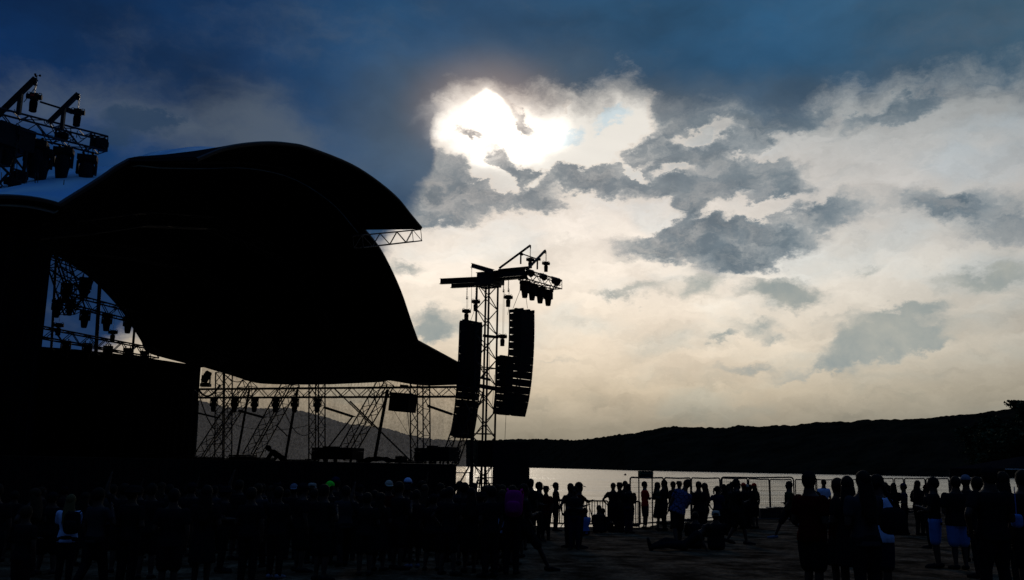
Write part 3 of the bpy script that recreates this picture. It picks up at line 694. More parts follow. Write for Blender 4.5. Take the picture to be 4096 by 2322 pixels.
case('stage_monitor', 1232, 1262, 1836, 2.8, .4, 'wedge monitor just left of the large square flight case', 'stage monitor', .5)
case('stage_monitor', 1436, 1453, 1838, 2.8, .4, 'small wedge monitor between the large case and the domed cover', 'stage monitor', .5)
case('keyboard_case', 1300, 1352, 1786, 3.2, .3, 'flat case lying on top of the large square flight case', 'case', .4)
case('speaker_cabinet', 1594, 1616, 1824, 2.5, .5, 'small upright speaker beside the domed cover', 'speaker', .1)
case('flight_case', 1617, 1680, 1842, 2.5, .7, 'long flat case between the small speaker and the tall stack', 'flight case', .4)
case('amplifier_rack', 1680, 1768, 1793, 1.9, .9, 'tall stack of racks with a lumpy top at the near deck corner', 'amplifier rack')
case('amplifier_rack', 1770, 1817, 1789, 1.9, .9, 'narrow tall rack at the very corner of the deck', 'amplifier rack')
case('control_box', 1717, 1742, 1783, 1.9, .4, 'small box lying on the tall racks', 'box').location.z += 0
q = side(1515, 1848, 2.6); X = SV*-1
MB().sheet([[q+X*(1.5*(i/12-.5)*1.0)+SU*(.55*(j/6-.5)*2)+UP*(-q.z+DECK+.02+.22*math.sqrt(max(0, 1-(2*i/12-1)**2))*(1-(.9*(2*j/6-1))**4)+.02*math.sin(i*2+j)) for i in range(13)] for j in range(7)], -.02).pin('domed_cover', 'fab', 'low domed black cover draped over gear on the deck', 'equipment cover')
# hanging square side fill speaker
hs = empty('hanging_speaker', side(1616, 1572, 1.6), 'square speaker hanging alone under the level truss', 'speaker')
a = side(1577, 1578, 1.6); b = side(1655, 1571, 1.6); c = (a+b)/2; X = (b-a).normalized(); Z = X.cross(UP).cross(X)*1; h_ = (side(1616,1576,1.6)-side(1616,1650,1.6)).length
Z = (UP+X*.08).normalized(); X = (X-Z*X.dot(Z)).normalized(); Y = Z.cross(X)
MB().box(c-Z*h_/2, (a-b).length/2, .35, h_/2, (X, Y, Z)).build('cabinet', 'cab', hs)
MB().box(c-Z*h_/2-Y*.355, (a-b).length/2-.04, .006, h_/2-.04, (X, Y, Z)).build('grille', 'steel', hs)
r = MB()
for s_ in (-.3, .3): r.tube(c+X*s_, c+X*s_*.4+UP*.28, .012, 5)
r.box(c+UP*.3, .18, .06, .07, (X, Y, UP)); r.build('rigging', 'chain', hs)
MB().path([c-Z*h_-X*.38, side(1640,1750,1.4), side(1672,1845,1.2)], .010, 4).path([c-Z*h_+X*.28, side(1648,1840,1.3)], .014, 4).build('cable', 'fab', hs)
# ------------------------------------------------------------------ speaker towers
TU = Vector((.47,.883,0)).normalized(); TB = Vector((.883,-.47,0)).normalized()     # along the light truss; along the head beams
def vertical(px, py, Y, z=0.0):
    q = at(px, py, Y); return q, Vector((q.x, q.y, z))
def line_array(name, label, top, fwd, n, w, d, h, angs, group, m='cab', cut=.0, gap=.005):
    """column of splayed cabinets; angs = downward tilt of each box in degrees"""
    W = fwd.cross(UP).normalized(); root = empty(name, top, label, 'line array', group)
    fr = MB()
    fr.box(top-UP*.03, w*.5, .05, .03, (W, fwd, UP)); fr.box(top-UP*.09, .05, d*.62, .045, (W, fwd, UP))
    for s_ in (-1, 1): fr.box(top-UP*.10+W*s_*w*.42, .03, d*.55, .07, (W, fwd, UP))
    fr.build('rigging_frame', 'steel', root)
    hinge = top-UP*.17+fwd*d*.5; A_ = [R(angs[min(i, len(angs)-1)]) for i in range(n+1)]
    for i in range(n):
        a = A_[i]; dn = (-UP*math.cos(a)-fwd*math.sin(a)); fw = (fwd*math.cos(a)-UP*math.sin(a))
        hb = h*.985-d*math.sin(max(0, A_[min(i+1, n-1)]-a))-.006; c0 = hinge; q = MB(); mid = c0+dn*h*.5-fw*d
        vs = []
        for s_ in (-1, 1):
            for f_, hh in ((d*cut, hb), (d, h)):
                m_ = mid+fw*f_+W*s_*w*.5
                vs += [m_-dn*(hh/2-gap), m_+dn*(hh/2-gap)]
        q.add(vs, [(0,1,3,2),(4,6,7,5),(0,4,5,1),(2,3,7,6),(0,2,6,4),(1,5,7,3)])
        if cut: q.box(mid+fw*d*cut*.5, w*.5-.002, d*cut*.5-.001, h*.40, (W, fw, dn))
        for s_ in (-1, 1):
            for f_ in (.05, d*.9): q.box(mid+fw*f_+W*s_*(w*.5+.008)-dn*h*.5, .009, .03, .06, (W, fw, dn))
        q.build('speaker_cabinet', m, root)
        hinge = c0+dn*h
    return root
def mast(px, pyt, Y, s, rot, label, pytop=None):
    tq, bq = vertical(px, pyt, Y); X = Vector((math.cos(rot), -math.sin(rot), 0)); Yv = Vector((math.sin(rot), math.cos(rot), 0))
    root = empty('speaker_tower', bq, label, 'speaker tower')
    cs = [X*s/2+Yv*s/2, -X*s/2+Yv*s/2, -X*s/2-Yv*s/2, X*s/2-Yv*s/2]
    m = MB(); H = tq.z
    for c in cs: m.tube(bq+c+UP*.25, tq+c, .048, 8)
    n = int(H/.54)
    for k in range(4):
        a, b = cs[k], cs[(k+1) % 4]
        for i in range(n):
            z0, z1 = .3+(H-.3)*i/n, .3+(H-.3)*(i+1)/n
            m.tube(bq+(a if (i+k) % 2 else b)+UP*z0, bq+(b if (i+k) % 2 else a)+UP*z1, .022, 5)
        for z0 in [.3, H*.33, H*.62, H-.1]: m.tube(bq+a+UP*z0, bq+b+UP*z0, .024, 5)
    m.build('mast', 'steel', root)
    f = MB().box(bq+UP*.13, .6, .6, .12, (X, Yv, UP))
    for c in cs:
        f.beam(bq+c+UP*.15, bq+c*3.4+UP*.1, .12, .14); f.tube(bq+c*3.3+UP*.12, bq+c+UP*2.1, .035, 6); f.box(bq+c*3.4+UP*.03, .16, .16, .03)
    f.build('outrigger_base', 'steel', root)
    return root, tq, bq
# ---- the tower right of the stage
T1, t1, b1 = mast(1950, 1140, 40.0, .66, R(35), 'tall speaker tower standing right of the stage against bright sky')
zt = t1.z
def hz(px, z, py_hint=1100):
    """depth at which a level line of height z crosses this pixel"""
    d = ray(px, py_hint); return (z-CAMZ)/d.z*d.y
def lev(px, py):   # point of height fixed by the pixel row at the tower's own depth line
    return at(px, py, 40.0+(1950-px)*.0105)
b = MB()
b.beam(lev(1762,1127), lev(1960,1118), .14, .26, True); b.beam(lev(1790,1137)+TU*.35, lev(1960,1128)+TU*.35, .14, .26, True)
b.beam(lev(1908,1106), lev(2100,1087), .18, .32, True); b.beam(lev(1908,1110)+TU*.45, lev(2090,1092)+TU*.45, .18, .30, True)
b.box(lev(1955,1115)+TU*.2, .42, .48, .22, (TB, TU, UP)); b.box(lev(1950,1142), .45, .45, .06, (TB, TU, UP)); b.box(lev(2050,1072)+TU*.2, .75, .12, .025, (TB, TU, UP))
b.build('head_beams', 'steel', T1)
b = MB(); b.beam(at(1887,1062,40.9), at(1972,1087,39.2), .12, .20, True); b.tube(at(1887,1062,40.9), at(1887,1078,40.9), .02); b.build('back_arm', 'steel', T1)
def arm(root, A0, A1, post, w=.08, q=5):
    m = MB(); m.beam(A0, A1, w, w*1.1); m.tube(A1, A1-UP*w*1.8, w*.4, 6)
    k = A0.lerp(A1, post[0]); m.beam(k, Vector((k.x, k.y, k.z-post[1])), w*.9, w*.9)
    m.build('lifting_arm', 'steel', root); return k
k1 = arm(T1, lev(1997,1074), at(2122,982,39.6), (.69, .52)); k2 = arm(T1, lev(2085,1072)+TU*.5, at(2181,1003,40.6), (.57, .48))
b = MB().tube(k1-UP*.05, k2-UP*.02, .028, 6).box(k1-UP*.07+TU*.06, .05,.07,.05,(TB,TU,UP)).box(k2+TU*.12, .06,.09,.05,(TB,TU,UP)); b.build('cross_pipe', 'steel', T1)
G2 = 'stage lights on the right tower'
la, lb = at(2090, 1100, 39.2), at(2232, 1141, 41.6)
lt = empty('light_truss', (la+lb)/2-UP*.2, 'short light truss jutting from the top of the right tower', 'truss')
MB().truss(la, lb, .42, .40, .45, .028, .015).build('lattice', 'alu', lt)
random.seed(4)
for i in range(20):
    a = la.lerp(lb, random.random())+UP*random.uniform(-.2,.25)+TB*random.uniform(-.2,.2); c = a+TU*random.uniform(-.5,.5)+UP*random.uniform(-.25,.2)
    m_ = (a+c)/2-UP*random.uniform(.05,.2); MB().path([a, a.lerp(m_, .6), m_, m_.lerp(c, .5), c], .014, 4).build('cable', 'fab', lt)
for x, y, k, l in ((2100,1119,.98,'leftmost light hanging from the right tower truss'), (2129,1131,.96,'second light along the right tower truss'), (2161,1144,.96,'third light along the right tower truss'), (2193,1155,.96,'rightmost light hanging from the right tower truss')):
    hang(at(x, y, 39.4+(x-2100)*.018), k, l, G2)
def wash(P, k, label, group, dirn):
    """round wash light on a yoke"""
    root = empty('wash_light', P, label, 'stage light', group); c = off_of(root); Z = dirn.normalized(); X, Y = frame(Z)
    MB().lathe(c, [(.06*k,-.16*k),(.12*k,-.12*k),(.145*k,0),(.165*k,.10*k),(.17*k,.14*k),(.15*k,.145*k)], 12, (X, Y, Z)).build('lamp_head', 'cab', root)
    MB().box(c+X*.19*k, .015*k, .04*k, .13*k, (X, Z, UP)).box(c-X*.19*k, .015*k, .04*k, .13*k, (X, Z, UP)).box(c+UP*.14*k, .2*k, .06*k, .02*k, (X, Z, UP)).build('yoke', 'steel', root); return root
for x, y, k, l in ((2118,1092,1.0,'round wash light by the hoist on the right tower truss'), (2172,1108,.9,'round wash light midway along the right tower truss'), (2222,1126,1.15,'flared wash light at the outer end of the right tower truss')):
    wash(at(x, y, 39.3+(x-2100)*.018), k, l, G2, Vector((.6,-.5,-.35)))
def hoist_to(px, py, Y, ytop, label, **kw):
    q = at(px, py, Y); return hoist(q, at(px, ytop, Y).z-q.z, label, **kw)
hoist_to(1866, 1246, 40.5, 1141, 'chain hoist above the left speaker array', chains=2)
hoist_to(1903, 1208, 40.6, 1140, 'chain hoist against the upper left of the tower mast')
hoist_to(2033, 1190, 39.6, 1110, 'chain hoist above the right speaker array', chains=2)
hoist_to(2010, 1347, 39.9, 1112, 'chain hoist above the short inner array', chains=2)
hoist_to(2121, 1040, 39.6, 984, 'chain hoist between the two lifting arms', k=.9)
hoist_to(2184, 1055, 40.6, 1006, 'chain hoist at the tip of the outer lifting arm', k=.9)
b = MB()
for p_, q_ in ((at(1887,1078,40.9), at(1886,1240,40.9)), (at(1934,1140,40.2), at(1938,1175,40.2)), (at(2085,1150,39.5), at(2052,1235,39.4)), (at(2104,1190,39.4), at(2110,1235,39.4)), (at(2044,1190,39.6), at(2030,1260,39.6)), (at(1899,1240,40.5), at(1880,1290,40.5)),
              (at(1978,1500,39.8), at(1970,1620,39.8)), (at(2024,1660,39.6), at(2019,1775,39.6)), (at(1960,1350,39.8), at(1956,1560,39.8))): MB().tube(p_, q_, .012, 4).build('safety_chain', 'chain', T1)
FW = Vector((.75,-.66,0)).normalized()
line_array('line_array', 'long speaker array hanging left of the mast, curving away at its foot', at(1884,1284,40.6), FW, 15, 1.02, .46, .335, [0,0,1,1,1,2,2,3,4,5,6,8,10,12,14], 'hanging speaker arrays')
line_array('line_array', 'long speaker array hanging right of the mast with gaps between its boxes', at(2087,1238,39.2), FW, 14, .86, .72, .318, [-2,-1,0,1,2,3,4,5,6,8,10,12,15,18], 'hanging speaker arrays', cut=.40, gap=.007)
line_array('line_array', 'short inner speaker array between the mast and the right array', at(2022,1424,39.9), FW, 8, .66, .40, .30, [2,2,3,4,5,6,7,8], 'hanging speaker arrays')
b = MB(); b.beam(at(1935,1344,40.0), at(1990,1350,39.6), .14, .12); b.beam(at(1880,1538,40.5), at(2040,1566,39.6), .16, .18); b.beam(at(1905,1508,40.3), at(1960,1520,39.8), .10, .10); b.build('spreader_bars', 'steel', T1)
# foot of the tower
sp = empty('speaker_stack', Vector((at(2044,1900,38.6).x, 38.6, 0)), 'tall black stack of boxes at the foot of the right tower', 'speaker stack')
bx = at(1970,1900,38.2).x; bx2 = at(2118,1900,38.2).x; w_ = (bx2-bx)/2; zt_ = at(2044,1768,38.2).z; g0 = gz(0, 38)
for r_ in range(5):
    for c_ in range(2):
        z0 = g0+(zt_-g0)*r_/5; z1 = g0+(zt_-g0)*(r_+1)/5
        MB().box(Vector((bx+w_*(c_+.5), 38.7, (z0+z1)/2)), w_/2-.0005, .5, (z1-z0)/2-.002).build('subwoofer', 'cab', sp)
bn_ = empty('hanging_banner', Vector((at(1948,1865,39.0).x, 39.0, at(1948,1865,39.0).z)), 'dark panel strapped across the lower mast beside the box stack', 'panel')
a = at(1912,1764,39.0); c = at(1970,1866,39.0)
MB().box((a+c)/2, (c.x-a.x)/2, .03, (a.z-c.z)/2).build('sheet', 'fab', bn_)
b = MB(); b.tube(at(1912,1766,39.0), at(1972,1767,39.0), .03, 6); b.tube(at(1912,1866,39.0), at(1972,1866,39.0), .03, 6); b.build('rail', 'steel', bn_)
G = 'guy poles at the tower foot'
for a, c, r_, l in (((1888,1745),(1886,1950),.075,'thick upright pole left of the tower foot'),):
    MB().tube(at(*a, 39.4), at(*c, 39.4), r_, 8).box(at(*c, 39.4), .15,.15,.03).pin('upright_pole', 'steel', l, 'pole')
for a, c, l in (((1886,1790),(1878,1945),'slack tie with a tensioner beside the thick pole'), ((1848,1765),(1826,1865),'slanting tie next to the deck corner'), ((1909,1765),(1900,1900),'slanting tie right of the thick pole')):
    p_, q_ = at(*a, 39.2), at(*c, 39.2); MB().tube(p_, q_, .015, 5).tube(p_.lerp(q_, .4), p_.lerp(q_, .55), .04, 6, .02).pin('guy_wire', 'chain', l, 'guy wire')
tf = empty('tower_foot_fence', at(1990,1905,40.0), 'low barred fence showing between the tower legs and the box stack', 'fence')
b = MB()
for x in range(1925, 2000, 14): b.tube(at(x,1858,40.4), at(x,1960,40.4), .02, 4)
b.build('bars', 'steel', tf); b = MB()
for y in (1862, 1912, 1935): b.tube(at(1900,y,40.4), at(2010,y,40.4), .03, 4)
b.build('rails', 'steel', tf)
# ---- the tower left of the stage (nearer, cut by the picture edge)
T2, t2, b2 = mast(30, 600, 23.6, .66, R(35), 'near speaker tower at the left edge of the picture')
def lv2(px, py): return at(px, py, 23.6+(30-px)*.0040)
b = MB(); b.box(lv2(20,560), .55, .5, .30, (TB, TU, UP)); b.beam(lv2(-260,590), lv2(80,560), .2, .32, True); b.beam(lv2(-200,520)+TU*.4, lv2(70,530)+TU*.4, .2, .3, True); b.build('head_beams', 'steel', T2)
k1 = arm(T2, at(-30,482,23.3), at(143,314,23.3), (.66, .62), .11); k2 = arm(T2, at(195,492,24.0), at(314,376,24.0), (.52, .62), .10)
b = MB().tube(at(160,408,23.6), at(285,447,24.2), .028, 6).box(at(279,444,24.2), .09,.05,.06,(TU,TB,UP)); b.build('cross_pipe', 'steel', T2)
an = empty('anemometer', at(147,312,23.3), 'little cup wind gauge on the tip of the left tower arm', 'wind gauge'); c = off_of(an)
MB().tube(c, c+UP*.06, .012, 6).build('stem', 'steel', an)
b = MB()
for k in range(3):
    d_ = Vector((math.cos(k*2.09+.3), math.sin(k*2.09+.3)*.8, .0)); b.tube(c+UP*.06, c+UP*.07+d_*.07, .006, 4)
b.build('spokes', 'steel', an)
for k in range(3):
    d_ = Vector((math.cos(k*2.09+.3), math.sin(k*2.09+.3)*.8, .0)); MB().ball(c+UP*.07+d_*.075, .032, None, None, 8, 6).build('cup', 'steel', an)
la, lb = at(-40, 468, 23.0), at(412, 582, 25.6)
lt = empty('light_truss', (la+lb)/2-UP*.25, 'light truss crossing the top of the left tower', 'truss')
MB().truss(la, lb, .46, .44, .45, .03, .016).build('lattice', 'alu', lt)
random.seed(9)
for i in range(30):
    a = la.lerp(lb, random.random())+UP*random.uniform(-.2,.3)+TB*random.uniform(-.2,.2); c = a+TU*random.uniform(-.5,.5)+UP*random.uniform(-.25,.15)
    m_ = (a+c)/2-UP*random.uniform(.03,.16); MB().path([a, a.lerp(m_, .6), m_, m_.lerp(c, .5), c], .012, 4).build('cable', 'fab', lt)
G3 = 'stage lights on the left tower'
for x, y, k, l in ((38,505,1.34,'big light cut by the picture edge on the left tower'), (150,556,1.32,'light hanging third from the outer end of the left tower truss'), (175,590,1.18,'light half hidden behind its neighbour on the left tower'), (258,585,1.20,'light hanging second from the outer end of the left tower truss'), (353,614,1.22,'outermost light hanging from the left tower truss')):
    hang(at(x, y, 23.4+(x-30)*.0055), k, l, G3)
for x, y, k, l in ((245,545,.9,'wash light in the middle of the left tower truss'), (395,575,1.25,'flared wash light at the outer end of the left tower truss'), (75,705,1.1,'wash light below the left edge of the left tower')):
    wash(at(x, y, 23.4+(x-30)*.0055), k, l, G3, Vector((.7,-.4,-.3)))
h1 = hoist_to(137, 388, 23.3, 322, 'chain hoist with a red plate under the left tower arm', k=1.0, chains=2)
c = off_of(h1); MB().box(c+Vector((-.03,-.095,.01)), .045, .004, .025).build('name_plate', 'led', h1)
hoist_to(311, 450, 24.0, 380, 'chain hoist under the outer arm of the left tower', k=.95)
hoist_to(50, 730, 23.2, 560, 'chain hoist above the left tower array', k=1.05)
b = MB()
for p_, q_ in (((68,650),(66,760)), ((141,692),(140,768)), ((152,692),(150,765)), ((110,705),(84,765)), ((112,660),(100,770)), ((257,720),(245,825)), ((150,340),(95,410)), ((6,690),(5,800))): MB().tube(at(*p_, 23.4), at(*q_, 23.4), .010, 4).build('safety_chain', 'chain', T2)
for p_, q_ in ((at(-60,600,23.0), at(40,700,23.0)), (at(-60,800,23.0), at(36,690,23.0))): MB().tube(p_, q_, .035, 5).build('stay', 'steel', T2)
line_array('line_array', 'speaker array on the left tower reaching the picture edge', at(92,774,23.4), FW, 14, .95, .46, .335, [0,0,1,1,1,2,2,3,4,5,6,8,10,12], 'hanging speaker arrays')
line_array('line_array', 'speaker array mostly cut off by the left picture edge', at(-60,800,23.0), FW, 14, .95, .46, .335, [0,0,1,1,1,2,2,3,4,5,6,8,10,12], 'hanging speaker arrays')
# ------------------------------------------------------------------ people
def clothm(name, col, pattern=None):
    m = mat(name, col, .95, 0, 0, .18, 5, .3, 30)
    if pattern:
        t = NT(m.node_tree); p = m.node_tree.nodes['Principled BSDF']; co = t.n.new('ShaderNodeTexCoord').outputs['Object']
        v = t.n.new('ShaderNodeTexVoronoi'); v.feature = 'DISTANCE_TO_EDGE'; v.inputs['Scale'].default_value = 11; t.l.new(co, v.inputs['Vector'])
        t.l.new(t.mix(t.mapr(v.outputs['Distance'], .02, .10), pattern+(1,), tuple(col)+(1,)), p.inputs['Base Color'])
    return m
CL = {'black': clothm('black_cloth', (.012,.012,.014)), 'navy': clothm('navy_cloth', (.012,.016,.04)), 'grey': clothm('charcoal_cloth', (.035,.035,.038)),
      'red': clothm('red_cloth', (.62,.022,.015)), 'dred': clothm('dark_red_cloth', (.055,.005,.005)), 'white': clothm('white_cloth', (.72,.74,.80)), 'blue': clothm('blue_denim', (.08,.20,.50)),
      'jean': clothm('dark_jeans', (.010,.015,.034)), 'pblue': clothm('pale_blue_cloth', (.45,.58,.88)), 'olive': clothm('olive_cloth', (.05,.05,.02)),
      'pink': clothm('magenta_nylon', (.30,.015,.16)), 'green': clothm('bright_green_cloth', (.04,.85,.05)), 'tan': clothm('straw', (.35,.33,.27)), 'dye': clothm('patterned_cloth', (.075,.105,.21), (.006,.006,.008)), 'offw': clothm('worn_grey_cloth', (.16,.17,.22))}
SKIN = mat('skin', (.10,.062,.045), .7, .15); SKIN2 = mat('tanned_skin', (.06,.036,.026), .7, .15)
HAIR = {'dark': mat('dark_hair', (.010,.008,.006), .8, .1), 'brown': mat('brown_hair', (.035,.02,.011), .8, .1), 'blond': mat('blond_hair', (.10,.075,.025), .8, .15)}
SHOE = {'black': CL['black'], 'white': CL['offw'], 'blue': CL['offw']}
ARMS = {   # elbow and hand relative to the shoulder, in body heights: outward, forward, up
 'down': ((.03,-.01,-.165), (.02,.03,-.31)), 'bent': ((.035,-.02,-.165), (-.055,.11,-.165)), 'front': ((.02,.05,-.155), (-.07,.15,-.12)), 'phone': ((.035,.05,-.15), (-.045,.13,-.03)),
 'drink': ((.05,.06,-.13), (-.06,.12,.03)), 'hips': ((.105,-.045,-.13), (.035,.03,-.235)), 'reach': ((.02,.12,-.10), (.0,.25,-.07)), 'raised': ((.075,.03,.13), (.05,.06,.29)),
 'head': ((.12,.03,.06), (-.02,.01,.14)), 'round': ((.09,.09,-.08), (-.02,.2,-.05)), 'side': ((.10,.0,-.12), (.16,.02,-.25)), 'back': ((.06,-.05,-.15), (.08,-.13,-.27)), 'swing': ((.03,.05,-.155), (.02,.14,-.27)),
 'prop': ((.03,-.10,-.13), (.05,-.20,-.245)), 'knee': ((.04,.10,-.12), (.0,.21,-.10))}
def remeshed(mb, name, m, parent, vox):
    o = mb.build(name, m, None, False); md = o.modifiers.new('r', 'REMESH'); md.mode = 'VOXEL'; md.voxel_size = vox
    sm = o.modifiers.new('s', 'SMOOTH'); sm.factor = .5; sm.iterations = 2
    dg = bpy.context.evaluated_depsgraph_get(); dg.update(); me = bpy.data.meshes.new_from_object(o.evaluated_get(dg))
    o.modifiers.clear(); old = o.data; o.data = me; bpy.data.meshes.remove(old)
    me.polygons.foreach_set('use_smooth', [True]*len(me.polygons)); o.parent = parent
    return o
def limb(mb, pts, rs, n=10):
    for (a, b), (r, s) in zip(zip(pts, pts[1:]), zip(rs, rs[1:])): mb.tube(a, b, r, n, s)
    for p, r in zip(pts, rs): mb.ball(p, r*.995, None, None, 10, 7)
def make_person(H=1.72, pose='stand', aL='down', aR='down', shirt='black', legs='black', short=False, hair='dark', long_hair=False, cap=None, hat=None,
                lean=0.0, side=0.0, stride=0.0, wide=.055, bulk=1.0, vox=.03, fingers=False, skirt=False, shoe='black', skin=SKIN2, turn=0.0, sleeve=.55, nod=0.0, pony=False, tum=0.0, beard=False, loose=0.0, extra=None):
    """one person standing at the origin, facing +Y"""
    root = bpy.data.objects.new('person', None); COL.objects.link(root)
    V = lambda x, y, z: Vector((x*H, y*H, z*H))
    sit = pose in ('sit', 'recline')
    ph = .075 if sit else .515
    P = V(0, 0, ph); cl, sl = math.cos(lean), math.sin(lean)
    upv = Vector((math.sin(side), sl*math.cos(side), cl*math.cos(side))).normalized(); fw = Vector((0, cl, -sl)).normalized(); rt = fw.cross(upv).normalized(); fw = upv.cross(rt).normalized()
    T = lambda x, y, z: P+rt*x*H+fw*y*H+upv*z*H
    b = MB(); B = bulk
    # trunk
    tr = [(-.035,.085,.062),(0,.092,.066),(.05,.083,.060),(.10,.074,.055),(.17,.084,.062),(.235,.099,.068),(.275,.092,.062),(.305,.066,.048),(.332,.036,.036)]
    b.rings([(T(0, .0+(.012*tum*B if .02 < z < .2 else 0), z), rt, fw, rx*H*B, ry*H*B*(1+tum*.35*max(0, 1-abs(z-.08)/.12))) for z, rx, ry in tr])
    neck0 = T(0, -.008, .315); hu = (upv+Vector((0, 0, .35))).normalized() if lean > .3 else upv
    hu = (hu-fw*.0+fw*nod).normalized(); hd = neck0+hu*.100*H
    b.tube(neck0, neck0+hu*.07*H, .043*H*B, 10, .037*H)
    # head
    yr = turn; hf = (fw*math.cos(yr)+rt*math.sin(yr)); hf = (hf-hu*hf.dot(hu)).normalized(); hr = hf.cross(hu).normalized()
    def face(d):
        e = d.copy()
        if d.z < -.1: e.x *= 1-.25*min(1, -d.z); e.y = e.y*(1-.12*-d.z)+.10*(-d.z)
        if d.y > .5 and abs(d.x) < .5 and d.z < -.45: e.y += .06
        return e
    hc = hd+hf*.006*H; hs = .0605*H
    b.ball(hc, .048*H, .060*H, .066*H, 18, 14, face, (hr, hf, hu))
    b.ball(hc+hf*.064*H-hu*.010*H, .0065*H, .011*H, .012*H, 8, 6, None, (hr, hf, hu))              # nose
    b.ball(hc+hf*.054*H-hu*.034*H, .016*H, .008*H, .0075*H, 8, 6, None, (hr, hf, hu))              # mouth
    b.ball(hc+hf*.046*H-hu*.057*H, .016*H, .014*H, .011*H, 8, 6, None, (hr, hf, hu))              # chin
    b.ball(hc+hf*.052*H+hu*.010*H, .030*H, .008*H, .006*H, 8, 6, None, (hr, hf, hu))              # brow
    for s_ in (-1, 1): b.ball(hc+hr*s_*.048*H-hf*.004*H-hu*.008*H, .006*H, .010*H, .016*H, 8, 6, None, (hr, hf, hu))
    # legs
    J = []
    for s_ in (-1, 1):
        w = wide; hip = P+rt*s_*.05*H-UP*(.01*H if not sit else 0)
        if pose == 'sit': kn = Vector((s_*.075*H, .235*H, .245*H)); an = Vector((s_*.06*H, .36*H, .04*H)); toe = an+Vector((s_*.01, .12*H, -.02*H))
        elif pose == 'recline': kn = Vector((s_*.05*H, .25*H, .085*H+(.06*H if s_ > 0 else 0))); an = Vector((s_*.05*H, .47*H, .035*H)); toe = an+Vector((s_*.02*H, .035*H, .105*H))
        else:
            q = stride*s_; kn = hip+V(s_*(w-.05)*.4, q*.16+abs(q)*.04+.008, -.235); an = Vector((s_*w*H, (q*.36 if q > 0 else q*.42)*H-.01*H, .042*H+(abs(q)*.08*H if q < -.1 else 0)))
            toe = an+Vector((s_*.018*H, .105*H, -.022*H-(abs(q)*.05*H if q < -.1 else 0)))
        J.append((hip, kn, an, toe))
        limb(b, [hip, hip.lerp(kn, .35), kn, kn.lerp(an, .3), an], [.056*H*B, .052*H*B, .034*H, .035*H, .021*H])
        limb(b, [an-(toe-an)*.25-UP*.012*H, an+(toe-an)*.5-UP*.005*H, toe], [.021*H, .022*H, .016*H])
    # arms
    A = []
    for s_, k in ((-1, aL), (1, aR)):
        e, h_ = ARMS[k] if isinstance(k, str) else k
        shd = T(s_*.099*B, 0, .272); ax = (rt, fw, upv) if not (lean > .5) else (rt, fw, upv)
        f = lambda q: shd+rt*s_*q[0]*H+fw*q[1]*H+upv*q[2]*H
        el, ha = f(e), f(h_)
        if lean > .3 and k == 'down': el = shd+Vector((s_*.02, .02, -.165))*H; ha = shd+Vector((s_*.0, .06, -.31))*H
        if pose == 'recline' and k == 'prop': el = shd+Vector((s_*.03,-.06,-.13))*H; ha = Vector((el.x, el.y-.04*H, .03*H))
        A.append((shd, el, ha))
        limb(b, [shd, shd.lerp(el, .5), el, el.lerp(ha, .3), ha], [.034*H*B, .029*H*B, .024*H, .025*H, .016*H])
        d = (ha-el).normalized(); X, Y = frame(d); pc = ha+d*.028*H
        b.ball(pc, .023*H, .011*H, .030*H, 8, 6, None, (X, Y, d))
        if not fingers: b.tube(pc+d*.012*H, pc+d*.05*H+Y*-.012*H, .014*H, 6, .007*H)
    body = remeshed(b, 'body', skin, root, vox)
    if fingers:
        h = MB()
        for s_, (shd, el, ha) in zip((-1, 1), A):
            d = (ha-el).normalized(); X, Y = frame(d); pc = ha+d*.028*H; X = X*s_
            for i, ln in enumerate((.040, .045, .042, .034)):
                o_ = pc+X*(i-1.5)*.0115*H+d*.020*H; d1 = (d-Y*.25).normalized(); d2 = (d-Y*.8).normalized()
                h.path([o_, o_+d1*ln*.5*H, o_+d1*ln*.5*H+d2*ln*.5*H], .0052*H, 6)
            o_ = pc-X*.020*H-d*.008*H; h.path([o_, o_-X*.013*H+d*.018*H, o_-X*.014*H+d*.036*H-Y*.008*H], .0058*H, 6)
        me = body.data; bm = bmesh.new(); bm.from_mesh(me); vs = [bm.verts.new(v) for v in h.v]
        for f_ in h.f: bm.faces.new([vs[i] for i in f_]).smooth = True
        bm.to_mesh(me); bm.free()
    # shirt
    s = MB(); ex = 1.08+loose*.05; low = -.045 if not sit else -.02
    trs = [(low,.098,.072)]+[(z, rx*(1+.06*(z < .2)+loose*.08), ry*1.0) for z, rx, ry in tr[1:8]]
    s.rings([(T(0, .012*tum*B if .02 < z < .2 else 0, z), rt, fw, rx*H*B*ex, ry*H*B*(1+tum*.38*max(0, 1-abs(z-.08)/.12))*ex*1.03) for z, rx, ry in trs])
    for shd, el, ha in A:
        if sleeve <= .0: continue
        if sleeve <= 1: e2 = shd.lerp(el, sleeve); limb(s, [shd, e2], [.037*H*B, (.036+.005*loose)*H*B])
        else: limb(s, [shd, el, el.lerp(ha, .92)], [.043*H*B, .034*H*B, .025*H])
    remeshed(s, 'shirt', CL[shirt], root, vox)
    # legwear
    s = MB()
    s.rings([(P+rt*0+upv*z*H, rt, fw, rx*H*B, ry*H*B) for z, rx, ry in ((-.05,.098,.070),(0,.102,.076),(.045,.092,.068))])
    if skirt:
        dn = -UP if not sit else Vector((0,1,.2))
        s.rings([(P-UP*z*H, rt, fw, rx*H*B, ry*H*B) for z, rx, ry in ((-.03,.088,.066),(.04,.105,.085),(.16,.118,.10),(skirt,.125,.11))])
    for hip, kn, an, toe in J:
        if skirt: continue
        if short: e2 = kn.lerp(hip, .12); limb(s, [hip, hip.lerp(kn, .4), e2], [.064*H*B, .062*H*B, .054*H*B])
        else: limb(s, [hip, hip.lerp(kn, .4), kn, kn.lerp(an, .4), an+UP*.01*H], [.063*H*B, .058*H*B, .044*H, .042*H, .034*H])
